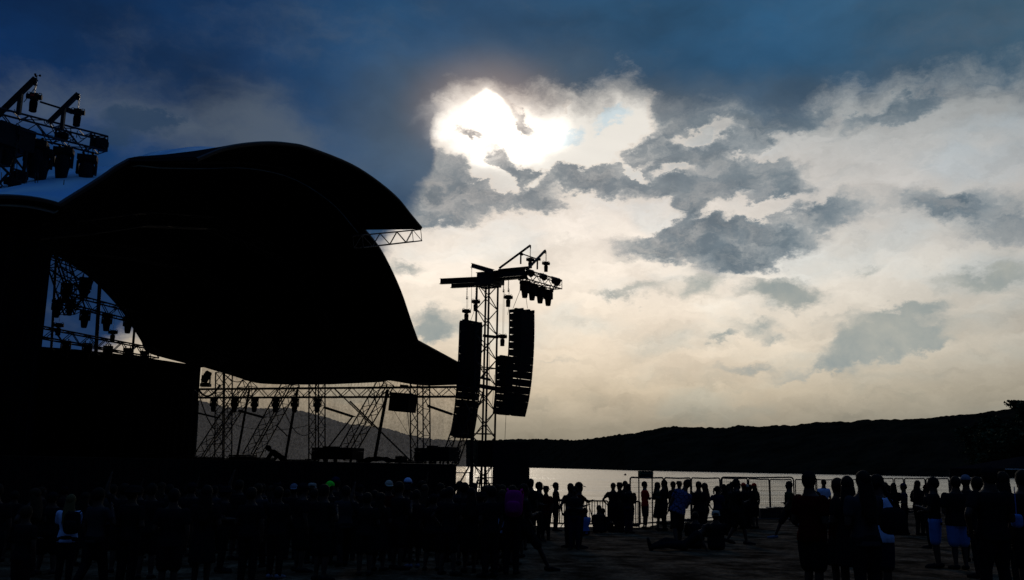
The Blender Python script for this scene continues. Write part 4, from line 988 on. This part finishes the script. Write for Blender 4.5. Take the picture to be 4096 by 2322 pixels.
    remeshed(s, 'skirt' if skirt else ('shorts' if short else 'trousers'), CL[legs], root, vox)
    for hip, kn, an, toe in J:
        q = MB(); d = (toe-an); d.z = 0 if not sit else d.z
        limb(q, [an-(toe-an)*.30-UP*.012*H, an+(toe-an)*.4-UP*.006*H, toe+(toe-an)*.12], [.026*H, .029*H, .020*H], 8); o = q.build('shoe', SHOE[shoe], root, True)
    # hair and hats
    q = MB()
    def cap_fn(d):
        e = d.copy()
        if d.y > .35 and d.z < .42: e = e*.90
        return e
    q.ball(hc+hu*.008*H-hf*.006*H, .0560*H, .0660*H, .071*H, 16, 12, lambda d: (cap_fn(d) if d.z > -.35 or d.y < 0 else cap_fn(d)*.86), (hr, hf, hu))
    if long_hair:
        q.rings([(hc-hf*(.022+.012*k)*H+hu*(.03-.055*k)*H, hr, hf, w_*H, .034*H) for k, w_ in enumerate((.046,.056,.062,.066,.060,.048,.030))])
        for i in range(14):
            x = (i/13-.5)*.11*H; st_ = hc-hf*.05*H+hr*x-hu*.10*H; q.tube(st_, st_-hu*(.14+.03*math.sin(i*2.3))*H+hr*math.sin(i*5)*.014*H-hf*.02*H, .010*H, 4, .002*H)
    if pony: limb(q, [hc-hf*.055*H+hu*.03*H, hc-hf*.095*H+hu*.01*H, hc-hf*.105*H-hu*.06*H, hc-hf*.095*H-hu*.11*H], [.016*H, .022*H, .018*H, .006*H], 8)
    if beard: q.ball(hc+hf*.040*H-hu*.060*H, .030*H, .026*H, .026*H, 8, 6, None, (hr, hf, hu))
    q.build('hair', HAIR[hair], root, True)
    if cap:
        colr, back_ = cap if isinstance(cap, tuple) else (cap, False); q = MB(); bf = -hf if back_ else hf
        q.ball(hc+hu*.022*H-hf*.004*H, .0565*H, .0665*H, .062*H, 16, 12, lambda d: Vector((d.x, d.y, max(d.z, -.05))), (hr, hf, hu))
        q.rings([(hc+hu*(.024-.006*k)*H+bf*(.052+.020*k)*H, hr, hu, w_*H, .004*H) for k, w_ in enumerate((.046, .048, .042, .022))]); q.build('cap', CL[colr], root, True)
    if hat:
        colr, br = hat; q = MB()
        q.lathe(hc+hu*.028*H, [(br*H, -.018*H), (br*.8*H, -.006*H), (.060*H, .004*H), (.058*H, .030*H), (.050*H, .048*H), (.02*H, .054*H)], 16, (hr, hf, hu))
        q.build('hat', CL[colr], root, True)
    root['top'] = (hd+hu*(.068 if not hat else .08)*H).z
    return root
def bottom_shift(root): pass
PEOPLE = []
def person(px, pytop, Y, yaw, label, group=None, src=None, top=None, lowered=0, **kw):
    """a person whose head top is seen at px, pytop and who stands Y metres ahead; yaw 0 faces away, 90 left, -90 right, 180 the camera"""
    q = at(px, pytop, Y); g = gz(q.x, Y)-.01
    pose = kw.get('pose', 'stand'); kw.setdefault('vox', .017 if Y < 16 else .022 if Y < 22 else .030)
    if pose == 'stand' and 'H' not in kw:
        f = 1.0 if not kw.get('lean') else .515+.485*math.cos(kw['lean'])
        kw['H'] = min(2.05, max(1.1, (q.z-g)/f/(1.01)))
    r = make_person(**kw)
    r.location = (q.x, Y, g); r.rotation_euler.z = R(yaw); tag(r, label, 'person', group); PEOPLE.append(r); return r
SOFT = {}
def clone(src, px, pytop, Y, yaw, label, group=None, shirt=None, legs=None):
    """another person made from an already built figure: same body, own place, height and clothes"""
    q = at(px, pytop, Y); g = gz(q.x, Y)-.01; r = copy_tree(src); k = (q.z-g)/src['top']
    r.scale = (k*.5+.5, k*.5+.5, k); r.location = (q.x, Y, g); r.rotation_euler.z = R(yaw)
    for a in ('group',):
        if a in r: del r[a]
    tag(r, label, 'person', group)
    for ch in r.children:
        nm = ch.name.split('.')[0]; c = shirt if nm == 'shirt' else legs if nm in ('trousers', 'shorts', 'skirt') else None
        if c: ch.data = ch.data.copy(); ch.data.materials[0] = CL[c]
    PEOPLE.append(r); return r
# --- the shore group, left to right (named by what each one shows)
person(2124, 1914, 26, -40, 'dark figure at the left end of the shore crowd beside the box stack', aL='bent')
person(2158, 1928, 27, -90, 'person in a cap in profile facing right, beside the wide brimmed hat', aR='bent', cap='black')
person(2184, 1944, 28, 10, 'person in a wide brimmed hat standing low between two taller people', hat=('black', .095), shirt='dred')
person(2224, 1930, 34, -80, 'bearded man in a backwards cap standing at the barrier', cap=('black', True), beard=True, aR='front', aL='bent')
person(2281, 1932, 24.5, 30, 'woman with a ponytail and a hand on her hip by the barrier', pony=True, aL='hips', aR='bent', hair='brown', H=1.62)
person(2299, 1944, 23.6, 170, 'shorter person in the middle of the close trio by the barrier', aL='front', aR='front', legs='jean')
person(2317, 1929, 24.2, -110, 'tall person in a cap at the right of the close trio by the barrier', cap='black', aL='round', aR='front', shirt='dred')
person(2340, 2010, 31, 20, 'person sitting on the sand in a pale blue shirt behind the trio', pose='sit', shirt='blue', H=1.6, aL='knee', aR='knee')
person(2396, 2027, 33, 0, 'person sitting before the barrier with back to the camera', pose='sit', H=1.7, hair='dark', aL='knee', aR='knee')
person(2412, 2045, 33.5, -40, 'smaller person sitting at the right of the pair before the barrier', pose='sit', H=1.5, aL='knee', aR='knee')
person(2453, 1932, 34.5, -20, 'person in a peaked cap at the left of the dark group of four', cap='black', aL='hips', aR='bent', bulk=1.1)
person(2478, 1930, 34.8, 60, 'person in a small brimmed hat second in the dark group of four', hat=('black', .085), aL='front')
person(2500, 1923, 34.0, 10, 'flat topped taller man in the dark group of four', aL='down', bulk=1.05)
person(2514, 1935, 33.4, -30, 'broad man with jeans at the right of the dark group of four', aR='bent', aL='down', legs='jean', bulk=1.25)
person(2579, 1925, 37.0, -75, 'man in a red T-shirt looking right below the exit sign', shirt='red', short=True, legs='grey', aR='front', aL='down', loose=1, skin=SKIN)
person(2631, 1928, 36.0, -100, 'woman in a loose patterned scarf beside the man in red', shirt='olive', long_hair=True, skirt=.26, legs='black', aR='front', aL='bent')
person(2655, 1919, 35.5, 70, 'tall figure with long swept hair and bag strap beside the scarf woman', long_hair=True, aR='round', aL='front', bulk=1.1)
person(2693, 1925, 36.5, -60, 'person with short hair standing next to the floppy sunhat', aR='front')
person(2716, 1925, 36.8, 20, 'person in a floppy sunhat by the water', hat=('black', .10), aL='side')
person(2708, 1938, 25.0, 8, 'person in a white and blue patterned shirt bending to the right', shirt='dye', lean=.22, side=.42, loose=1.4, legs='black', short=True, aL='down', aR='front', H=1.86, stride=.25)
person(2793, 1925, 29.0, 15, 'dark haired person standing close behind the patterned shirt', aL='bent', bulk=1.1, hair='dark')
person(2817, 1931, 31.0, 40, 'woman with long wavy hair near the water, one leg forward', long_hair=True, hair='brown', short=True, stride=.4, aR='front')
person(2869, 1943, 32.0, -10, 'youngster with a ponytail sticking out left, seen from behind', pony=True, aL='hips', aR='bent', shirt='navy', turn=.9)
person(2894, 1936, 34.0, 20, 'person with wavy hair left of the tall bearded man', long_hair=True)
person(2914, 1935, 34.6, 170, 'person facing the camera, half hidden left of the tall bearded man')
person(2926, 1927, 35.2, 0, 'taller person half hidden just behind the tall bearded man')
person(2946, 1915, 27.0, -85, 'tall bearded man in profile facing right, long shorts', beard=True, short=True, stride=.35, aR='front', aL='down', bulk=1.1)
person(2973, 1932, 36.5, 30, 'person in a red cap behind the tall bearded man', cap='red', aR='bent')
person(2986, 1938, 37.0, -10, 'person in a tan cap between the two red caps', cap='tan', aL='bent')
person(2999, 1938, 37.4, 10, 'bareheaded person squeezed between tan cap and red hood', bulk=1.1)
person(3015, 1933, 37.0, 20, 'person with a red hood at the right end of the shore group', cap='red', long_hair=True, hair='brown', aR='down', short=True)
person(2863, 2069, 24.5, -10, 'person sitting on the sand in a pale hat, back to the camera', pose='sit', hat=('tan', .075), H=1.75, bulk=1.25, aL='knee', aR='knee')
person(2778, 2098, 25.0, -20, 'person sitting hunched left of the pale hatted one', pose='sit', H=1.7, bulk=1.2, lean=.25, aL='knee', aR='knee')
person(2735, 2150, 24.0, 82, 'person lying on the sand, legs stretched to the left', pose='recline', lean=-.9, H=1.75, aL='prop', aR='prop')
# --- between and right
person(3154, 1924, 30.0, 88, 'man walking left, face in profile, one foot forward in a light shoe', stride=.75, short=True, aR='bent', aL='swing', shoe='blue', shirt='olive', tum=.6, bulk=1.05)
person(3237, 1886, 13.8, -60, 'big man in a cap standing close, dark red shirt, head turned right', cap='black', shirt='dred', bulk=1.22, turn=-.5, aR='bent', aL='bent', fingers=True, short=True, tum=.8)
person(3268, 1955, 21.0, -30, 'person in a pale sleeved top half hidden by the big man', shirt='white', aR='front', H=1.5)
person(3293, 1917, 37.0, 5, 'man in a blue shirt seen from behind at the water fence', shirt='pblue', loose=1, legs='black')
person(3346, 1910, 14.8, 20, 'woman with short wavy hair in a skirt, left of the long haired woman', skirt=.26, shirt='dred', aL='bent', aR='front', fingers=True, hair='brown')
person(3387, 1902, 14.4, -15, 'woman with long straight hair seen from behind, close to the camera', long_hair=True, skirt=.25, aL='bent', fingers=True, bulk=1.05)
person(3508, 1896, 14.0, -70, 'man in a pale blue short sleeved shirt with a strap over his shoulder', shirt='pblue', bulk=1.08, aR='bent', aL='front', fingers=True, turn=.3, legs='jean', short=True, loose=1)
person(3448, 1881, 13.0, 10, 'dark person with bushy hair in front of the pale blue shirted man', bulk=1.12, long_hair=True, aL='bent', aR='front', fingers=True, shirt='grey')
person(3539, 1929, 33.0, -80, 'person in a cap facing right in the far fence group', cap='black')
person(3553, 1941, 33.6, 10, 'short person in the middle of the far fence group', aL='bent')
person(3573, 1931, 33.2, -20, 'woman with long hair at the right of the far fence group', long_hair=True, aR='drink')
person(3612, 1933, 33.0, 80, 'person in a cap drinking from a cup, facing left', cap='navy', aR='drink', aL='bent', shirt='navy')
person(3670, 1921, 32.6, -60, 'person in a hooded coat standing alone facing right', long_hair=True, bulk=1.1, aL='bent', loose=1.5)
person(3706, 1938, 26.0, 60, 'person with red at the ear, half hidden by the darker group', cap='dred', aL='front', aR='front')
person(3728, 1907, 19.6, 60, 'person in long blue shorts at the left of the near right group', short=True, legs='blue', aL='front', aR='bent', fingers=True)
person(3818, 1904, 19.3, 0, 'person in wide blue shorts seen from behind', short=True, legs='blue', bulk=1.22, aL='bent', aR='bent', loose=1, fingers=True)
person(3862, 1900, 21.5, -50, 'person with a white band on the cap behind the blue shorts', cap=('offw', False))
person(3902, 1905, 17.5, 20, 'person in dark trousers right of the blue shorts', aR='bent')
person(3950, 1866, 13.9, 10, 'tall broad man in dark clothes near the right edge', cap='black', bulk=1.25, wide=.10, fingers=True, aL='hips', aR='bent')
person(4008, 1885, 15.6, -30, 'long haired person in dark clothes near the right edge', long_hair=True, aL='bent')
person(4085, 1878, 14.4, 15, 'person cut by the right picture edge with a blue bag', bulk=1.1, aL='down', short=True, fingers=True)
# --- the crowd before the stage; those with something to tell them apart
person(1177, 1935, 19, 10, 'spectator in a pale cap beside the bucket hat, back to the camera', cap=('offw', True))
person(1250, 1933, 20, 5, 'spectator in a pale grey bucket hat', hat=('tan', .075))
person(1322, 1925, 18, -20, 'spectator in a bright green cap', cap=('green', True))
person(1342, 1908, 20, 60, 'spectator in a blue cap behind the bright green cap', cap=('navy', False))
person(1556, 1922, 19, 15, 'spectator in a washed out cap before the tall racks', cap=('tan', True), shirt='dred')
person(1633, 1912, 21, -15, 'spectator in a blue and white cap below the tall racks', cap=('pblue', False))
person(288, 1976, 14.4, 8, 'fair haired woman in a pale top with dark backpack straps', long_hair=True, hair='blond', shirt='pblue', bulk=1.12, aL='front', aR='front', fingers=True)
person(112, 2020, 12.0, -15, 'short spectator with a pale neck cloth at the far left', hair='brown', aL='front', fingers=True)
person(2050, 1940, 16.8, -5, 'spectator carrying the magenta backpack', aL='front', aR='front', fingers=True, legs='black')
person(2008, 1958, 17.2, 35, 'spectator in a pale blue top left of the magenta backpack', shirt='pblue', short=True, hair='brown', long_hair=True, fingers=True)
person(2098, 1935, 17.4, -75, 'spectator striding right with a pale sock, right of the magenta backpack', stride=.85, short=True, aR='front', shoe='black', aL='swing', fingers=True)
person(1885, 1950, 17.0, 10, 'spectator with long hair in a skirt below the left speaker array', skirt=.27, long_hair=True, aL='bent')
person(1800, 1946, 16.5, -30, 'spectator in shorts and wide stance left of the skirted one', short=True, wide=.09, aL='hips', aR='front')
person(1665, 1958, 17.6, 25, 'spectator with calves bare on the paler sand below the tall racks', short=True, shoe='blue', aL='bent', aR='bent')
person(700, 1952, 13.2, 12, 'large dark spectator with feet on the pale patch of sand, left', short=True, bulk=1.15, aL='bent', fingers=True)
person(1118, 1946, 15.6, -10, 'spectator with one pale shoe left of the pale cap', shoe='blue', aL='phone', aR='phone', fingers=True)
G = 'dark spectators packed before the stage'
LBL = 'dark spectator among the packed crowd before the stage, seen from behind'
protos = [make_person(**k) for k in (
    dict(aL='bent', aR='down', vox=.026), dict(aL='phone', aR='phone', short=True, vox=.026), dict(long_hair=True, aL='hips', aR='bent', hair='brown', vox=.026), dict(cap='black', bulk=1.15, short=True, wide=.08, vox=.026),
    dict(long_hair=True, skirt=.26, aR='bent', vox=.026), dict(aR='drink', stride=.3, shirt='grey', vox=.026), dict(hat=('black', .085), aL='bent', aR='bent', vox=.026), dict(aL='raised', aR='bent', short=True, vox=.026))]
random.seed(21)
spots = []
for px, Y in ((-10,13.5),(60,17.5),(170,19),(215,15.6),(345,17),(400,13.6),(430,20),(500,16),(560,18.5),(610,15.2),(650,20.5),(770,17.2),(830,14.2),(860,20),(905,16.4),(960,18.6),(1010,14.9),(1050,19.5),
              (1085,21.8),(1215,16.6),(1290,22.4),(1385,17.6),(1420,21),(1470,16.2),(1500,20.2),(1600,17.2),(1700,20.4),(1735,17.2),(1760,22),(1840,20.8),(1925,18.6),(1950,21.5),(1965,16.3),(2080,20.5),(2010,22.5),(1895,24),(1560,24),(1350,25),(1180,25),(820,24.5),(640,25),(470,24.6),(300,23.2),(120,23.5),(1990,27),(2060,25),(1660,26.5),(1480,27),(960,27),(25,22),(140,15.2),(260,20.5),(380,22.6),(455,17.8),(535,13.8),(590,22),(680,18.2),(745,21.6),(800,19.4),(880,22.8),(935,20.9),(1035,17),(1110,19.8),(1150,22),(1260,18),(1300,15.4),(1405,19),(1440,23.5),(1525,17),(1580,21.5),(1625,18.9),(1690,23),(1780,19),(1860,18.4),(1940,20),(2040,18.8),(2090,23)):
    spots.append((px, Y))
for i, (px, Y) in enumerate(spots):
    pr = protos[i % len(protos)]; first = i < len(protos); top = 1946+random.triangular(-26, 40, 0)
    yaw = 8-px*.008+random.choice((random.uniform(-25, 25), random.uniform(-90, 90)))
    if first:
        q = at(px, top, Y); g = gz(q.x, Y)-.01; k = (q.z-g)/pr['top']; pr.location = (q.x, Y, g); pr.scale = (k*.5+.5, k*.5+.5, k); pr.rotation_euler.z = R(yaw); tag(pr, LBL, 'person', G); PEOPLE.append(pr)
    else: clone(pr, px, top, Y, yaw, LBL, G)
# bent-over stage hand on the deck
sh = make_person(H=1.8, pose='sit', lean=1.05, aL='front', aR='knee', cap='black', vox=.03)
q = side(1128, 1840, 2.6); sh.location = (q.x, q.y, DECK-.35); sh.rotation_euler.z = R(88); sh.location.z = DECK; tag(sh, 'stage hand in a cap crouching bent over among the low flight cases', 'person')
# --- carried and dropped things
def backpack(P, yaw, k, colr, label):
    root = empty('backpack', P, label, 'backpack', None, R(yaw)); o = bpy.data.objects
    b = MB(); b.ball((0,0,0), .16*k, .10*k, .23*k, 14, 12, lambda d: Vector([math.copysign(abs(c)**.55, c) for c in d])); b.v = [v+off_of(root) for v in b.v]; bag_ = b.build('bag', CL[colr], root, True)
    b = MB(); b.ball((0,-.10*k,-.06*k), .12*k, .05*k, .11*k, 12, 10, lambda d: Vector([math.copysign(abs(c)**.55, c) for c in d])); b.v = [v+off_of(root) for v in b.v]; b.build('pocket', CL[colr], bag_, True)
    for s_ in (-1, 1):
        b = MB(); b.path([Vector(c)*k for c in ((s_*.10,.06,.19),(s_*.13,.14,.24),(s_*.14,.26,.18),(s_*.13,.27,-.02),(s_*.12,.08,-.16))], .018*k, 6); b.v = [v+off_of(root) for v in b.v]; b.build('strap', CL[colr], root, True)
    return root
q = at(2055, 2015, 16.55); backpack(q, -5, 1.0, 'pink', 'magenta backpack worn in the crowd before the box stack')
q = at(288, 2092, 14.22); backpack(q, 8, .72, 'black', 'dark backpack on the fair haired woman in the pale top')
q = at(3572, 2085, 13.3); sb = empty('shoulder_bag', q, 'big dark shoulder bag hanging at the pale blue shirted man side', 'bag')
b = MB(); b.ball(off_of(sb), .19, .11, .19, 14, 10, lambda d: Vector([math.copysign(abs(c)**.7, c) for c in d])); b.build('bag', CL['black'], sb, True)
MB().path([q+Vector((.05,0,.17)), at(3560,2000,13.25), at(3530,1945,13.15), at(3505,1928,13.1)], .022, 6).build('strap', CL['black'], sb)
q = at(4068, 2085, 14.1); b = MB(); b.ball(q, .08, .06, .10, 12, 10, lambda d: Vector([math.copysign(abs(c)**.6, c) for c in d])); b.path([q+UP*.09, q+UP*.3, q+UP*.5], .008, 5); b.pin('blue_bag', CL['blue'], 'blue bag hanging beside the person at the right picture edge', 'bag')
q = at(3286, 2187, 15.5); q.z = gz(q.x, 15.5)+.02; random.seed(3)
b = MB(); b.ball(q+UP*.035, .11, .05, .045, 12, 8, lambda d: d*(1+random.uniform(-.3,.3))); b.pin('paper_scrap', 'litter', 'crumpled pale scrap lying on the sand right of the big man', 'litter')
# --- barriers, fence panels, sign
def barrier(A, B, label):
    root = empty('crowd_barrier', (A+B)/2, label, 'barrier', 'crowd barriers near the water'); H = UP*1.05; n = 14; z0 = UP*.18
    f = MB().path([A+z0, A+H-UP*.06, A.lerp(B,.02)+H, B.lerp(A,.02)+H, B+H-UP*.06, B+z0, A+z0], .030, 6); f.build('frame', 'steel', root)
    b = MB()
    for i in range(1, n): b.tube(A.lerp(B, i/n)+z0, A.lerp(B, i/n)+H, .014 if i % 2 else .022, 5)
    b.tube(A.lerp(B,.30)+z0, A.lerp(B,.46)+H, .02, 5); b.tube(A.lerp(B,.62)+z0, A.lerp(B,.46)+H, .02, 5); b.build('bars', 'steel', root)
    D = (B-A).cross(UP).normalized()
    for k in (.14, .86):
        b = MB(); c = A.lerp(B, k); b.path([c-D*.32+UP*.03, c-D*.28+UP*.10, c+UP*.22, c+D*.28+UP*.10, c+D*.32+UP*.03], .02, 5); b.build('foot', 'steel', root)
def gp(px, Y):
    q = at(px, 2000, Y); return Vector((q.x, Y, gz(q.x, Y)))
barrier(gp(2150, 37.2), gp(2275, 36.6), 'crowd barrier behind the bearded man in the backwards cap')
barrier(gp(2282, 36.6), gp(2432, 36.9), 'crowd barrier behind the two people sitting on the sand')
barrier(gp(2436, 36.9), gp(2560, 37.3), 'crowd barrier hidden by the dark group of four')
def mesh_panel(A, B, label, H=1.98, wires=True):
    root = empty('fence_panel', (A+B)/2, label, 'fence panel', 'tall wire fence panels along the waterline'); r = .12; d = (B-A).normalized(); hm = .10
    pts = [A+UP*hm, A+UP*(H-r), A+UP*(H-r*.3)+d*r*.3, A+UP*H+d*r, (A+B)/2+UP*(H-.02), B+UP*H-d*r, B+UP*(H-r*.3)-d*r*.3, B+UP*(H-r), B+UP*hm]
    MB().path(pts, .034, 6).tube(A+UP*hm, B+UP*hm, .03, 6).build('frame', 'steel', root)
    b = MB(); L = (B-A).length; n = int(L/.085)
    for i in range(1, n): b.tube(A.lerp(B, i/n)+UP*hm, A.lerp(B, i/n)+UP*(H-.02), .0032, 3)
    for k in range(1, 9): b.tube(A+UP*(hm+k*.21), B+UP*(hm+k*.21), .0045, 3)
    tag(b.build('wire_mesh', 'alu', root), None)
    for c in (A, B):
        b = MB().box(c+UP*.06+(B-A).normalized()*(.11 if c is A else -.11), .10, .28, .055, (d, d.cross(UP), UP)); b.build('foot_block', 'cab', root)
FP = [((2521,38.9),(2655,41.4),'leftmost wire fence panel, behind the exit sign poles'), ((2659,41.5),(2763,44.2),'wire fence panel behind the floppy sunhat'), ((2767,44.2),(2881,46.6),'wire fence panel behind the wavy haired woman'),
      ((2889,46.8),(2992,49.0),'wire fence panel behind the tall bearded man'), ((2997,49.1),(3079,52),'clear wire fence panel left of the single dark post'), ((3082,52.1),(3168,54.5),'clear wire fence panel right of the single dark post'),
      ((2886,43.6),(3177,43.8),'wider and nearer fence panel reaching up to the walking man'), ((3184,55),(3265,58),'wire fence panel behind the big man'), ((3270,58),(3350,61),'wire fence panel behind the blue shirt'), ((3356,61),(3435,63.5),'wire fence panel behind the two women'),
      ((3440,63.5),(3526,61),'wire fence panel behind the pale blue shirted man'), ((3530,60.5),(3577,58.8),'narrow fence panel behind the far cap'), ((3583,58),(3618,56.5),'narrow fence panel by the drinker'), ((3623,56),(3705,54),'wire fence panel behind the hooded coat'), ((3709,53.5),(3800,51.5),'wire fence panel running behind the near right group'), ((3805,51),(3900,49.5),'last wire fence panel before the canopy')]
for (a, ya), (b_, yb), l in FP: mesh_panel(gp(a, ya)+UP*.02, gp(b_, yb)+UP*.02, l)
sg = empty('exit_sign', gp(2583, 37.9), 'dark green emergency exit sign on two thin poles', 'sign')
pl, pr_ = at(2551, 1885, 37.9), at(2612, 1888, 37.9); zb = at(2580, 1905, 37.9).z
for p_ in (pl+Vector((.04,0,0)), pr_-Vector((.04,0,0))):
    g = gz(p_.x, 37.9); MB().tube(Vector((p_.x, p_.y, g-.05)), Vector((p_.x, p_.y, p_.z)), .026, 8).build('post', 'steel', sg)
cx, w_, zt_ = (pl.x+pr_.x)/2, (pr_.x-pl.x)/2, pl.z
bd = MB().box((cx, 37.85, (zt_+zb)/2-.02), w_, .012, (zt_-zb)/2+.03).build('board', 'board', sg)
def lettering(s, size, loc, m, parent):
    cu = bpy.data.curves.new('lettering', 'FONT'); cu.body = s; cu.size = size; cu.align_x = 'CENTER'; cu.align_y = 'CENTER'; cu.extrude = .003
    o = bpy.data.objects.new('lettering', cu); COL.objects.link(o); bpy.context.view_layer.update()
    me = bpy.data.meshes.new_from_object(o.evaluated_get(bpy.context.evaluated_depsgraph_get())); bpy.data.objects.remove(o)
    t_ = bpy.data.objects.new('lettering', me); COL.objects.link(t_); me.materials.clear(); me.materials.append(m)
    t_.rotation_euler = (R(90), 0, 0); t_.parent = parent; t_.location = Vector(loc)-off_of(parent); return t_
lettering('ISSUE DE SECOURS', .062, (cx+.09, 37.832, (zt_+zb)/2+.01), M['letters'], bd)
b = MB(); c = Vector((cx-w_*.78, 37.833, (zt_+zb)/2)); k = .075
b.ball(c+Vector((.1*k,0,.95*k)), .2*k, .02, .2*k, 8, 6)
for p_, q_ in (((0,.7),(-.1,0)),((0,.6),(.5,.35)),((.5,.35),(.8,.55)),((0,.6),(-.5,.4)),((-.5,.4),(-.6,.1)),((-.1,0),(.4,-.25)),((.4,-.25),(.3,-.8)),((-.1,0),(-.35,-.5)),((-.35,-.5),(-.9,-.55))): b.tube(c+Vector((p_[0]*k,0,p_[1]*k)), c+Vector((q_[0]*k,0,q_[1]*k)), .13*k, 5)
b.build('running_figure_symbol', 'icon', bd)
# low cases by the water
for i, (a, b_, y0, l) in enumerate(((3041,3073,2034,'left box of the low dark row by the water'), (3075,3104,2031,'middle box of the low dark row by the water'), (3106,3140,2029,'right box of the low dark row by the water'))):
    A_, B_ = gp(a, 47.3), gp(b_, 47.3); z = at(a, y0, 47.3).z; g = min(A_.z, B_.z); c = (A_+B_)/2
    rt_ = empty('storage_box', Vector((c.x, c.y, g)), l, 'box', 'low boxes by the water')
    MB().box(Vector((c.x, c.y+.25, (g+z-.06)/2)), (B_.x-A_.x)/2, .25, (z-.06-g)/2).build('body', 'cab', rt_); MB().box(Vector((c.x, c.y+.25, z-.03)), (B_.x-A_.x)/2+.015, .27, .027).build('lid', 'steel', rt_)
# canopy roof at the right edge
tn = empty('market_canopy', Vector((at(4150,1850,28).x, 29.5, gz(17,29))), 'low dark canopy roof with a pale hem at the right edge', 'canopy'); 
x0, x1 = at(4020,1880,28).x, at(4420,1880,28).x; ze = at(4060,1876,28).z; zr = at(4060,1838,29.5).z; g = gz(17,29)
ev_ = [Vector((x0,28,ze)), Vector((x1,28,ze)), Vector((x1,31.5,ze)), Vector((x0,31.5,ze))]; pk = Vector(((x0+x1)/2, 29.75, zr+.1))
MB().add(ev_+[pk, ev_[0]-UP*.25, ev_[1]-UP*.25, ev_[2]-UP*.25, ev_[3]-UP*.25], [(0,1,4),(1,2,4),(2,3,4),(3,0,4),(5,6,1,0),(6,7,2,1),(7,8,3,2),(8,5,0,3)]).build('canvas', 'fab', tn)
for p_ in ev_: MB().tube(Vector((p_.x*.999, p_.y, g)), p_-UP*.02, .03, 8).build('leg', 'steel', tn)
MB().box(((x0+x1)/2, 27.985, ze-.012), (x1-x0)/2, .006, .012).build('hem', 'hem', tn)
# trees on the right
leafm = mat('foliage', (.035,.05,.02), .9, .05, 0, .5, 3); barkm = mat('bark', (.03,.024,.018), .95, .05)
def tree(px, pyt, Y, rad, label, seed, nleaf=5200):
    random.seed(seed); t_ = at(px, pyt, Y); g = gz(t_.x, Y); H = t_.z-g; root = empty('broadleaf_tree', Vector((t_.x, Y, g)), label, 'tree', 'trees at the right end of the beach'); c = off_of(root)
    b = MB(); b.tube(c-UP*.3, c+UP*H*.45, H*.028, 8, H*.018); ends = []
    for i in range(11):
        a = i*2.4; z = H*(.28+.05*i); e = c+Vector((math.cos(a)*rad*random.uniform(.4,.85), math.sin(a)*rad*random.uniform(.4,.85), z+H*random.uniform(.12,.3))); e.z = min(e.z, c.z+H*.93)
        s_ = c+UP*min(z, H*.45); m_ = s_.lerp(e, .5)+UP*.3; b.tube(s_, m_, H*.012, 6, H*.008); b.tube(m_, e, H*.008, 5, H*.003); ends += [e, m_.lerp(e, .4)]
        for j in range(3):
            f = e+Vector((random.uniform(-1,1), random.uniform(-1,1), random.uniform(-.3,.9)))*rad*.35; f.z = min(f.z, c.z+H*.97); b.tube(m_.lerp(e, .7), f, H*.004, 4, H*.0015); ends.append(f)
    b.build('trunk', barkm, root); l = MB()
    for i in range(nleaf):
        e = random.choice(ends); d = Vector((random.gauss(0,1), random.gauss(0,1), random.gauss(0,.7)))*rad*.13; q = e+d; q.z = min(q.z, c.z+H)
        n = Vector((random.uniform(-1,1), random.uniform(-1,1), random.uniform(-1,1))).normalized(); X, Y_ = frame(n); s_ = random.uniform(.14,.30)
        l.add([q+X*s_, q+Y_*s_*.7, q-X*s_, q-Y_*s_*.7], [(0,1,2,3)])
    l.build('crown', leafm, root)
tree(4156, 1604, 110, 3.0, 'tree whose ragged crown rises above the ridge at the right edge', 1, 7000)
tree(4010, 1668, 125, 3.6, 'dark tree left of the ragged crown, just under the ridge', 2)
tree(4240, 1640, 105, 3.8, 'dark tree right of the ragged crown, cut by the picture edge', 3)
tree(3940, 1712, 135, 3.6, 'dark tree farthest left of the trees below the ridge', 4)
tree(4060, 1715, 95, 3.6, 'dark lower tree in front of the ragged crown', 5)
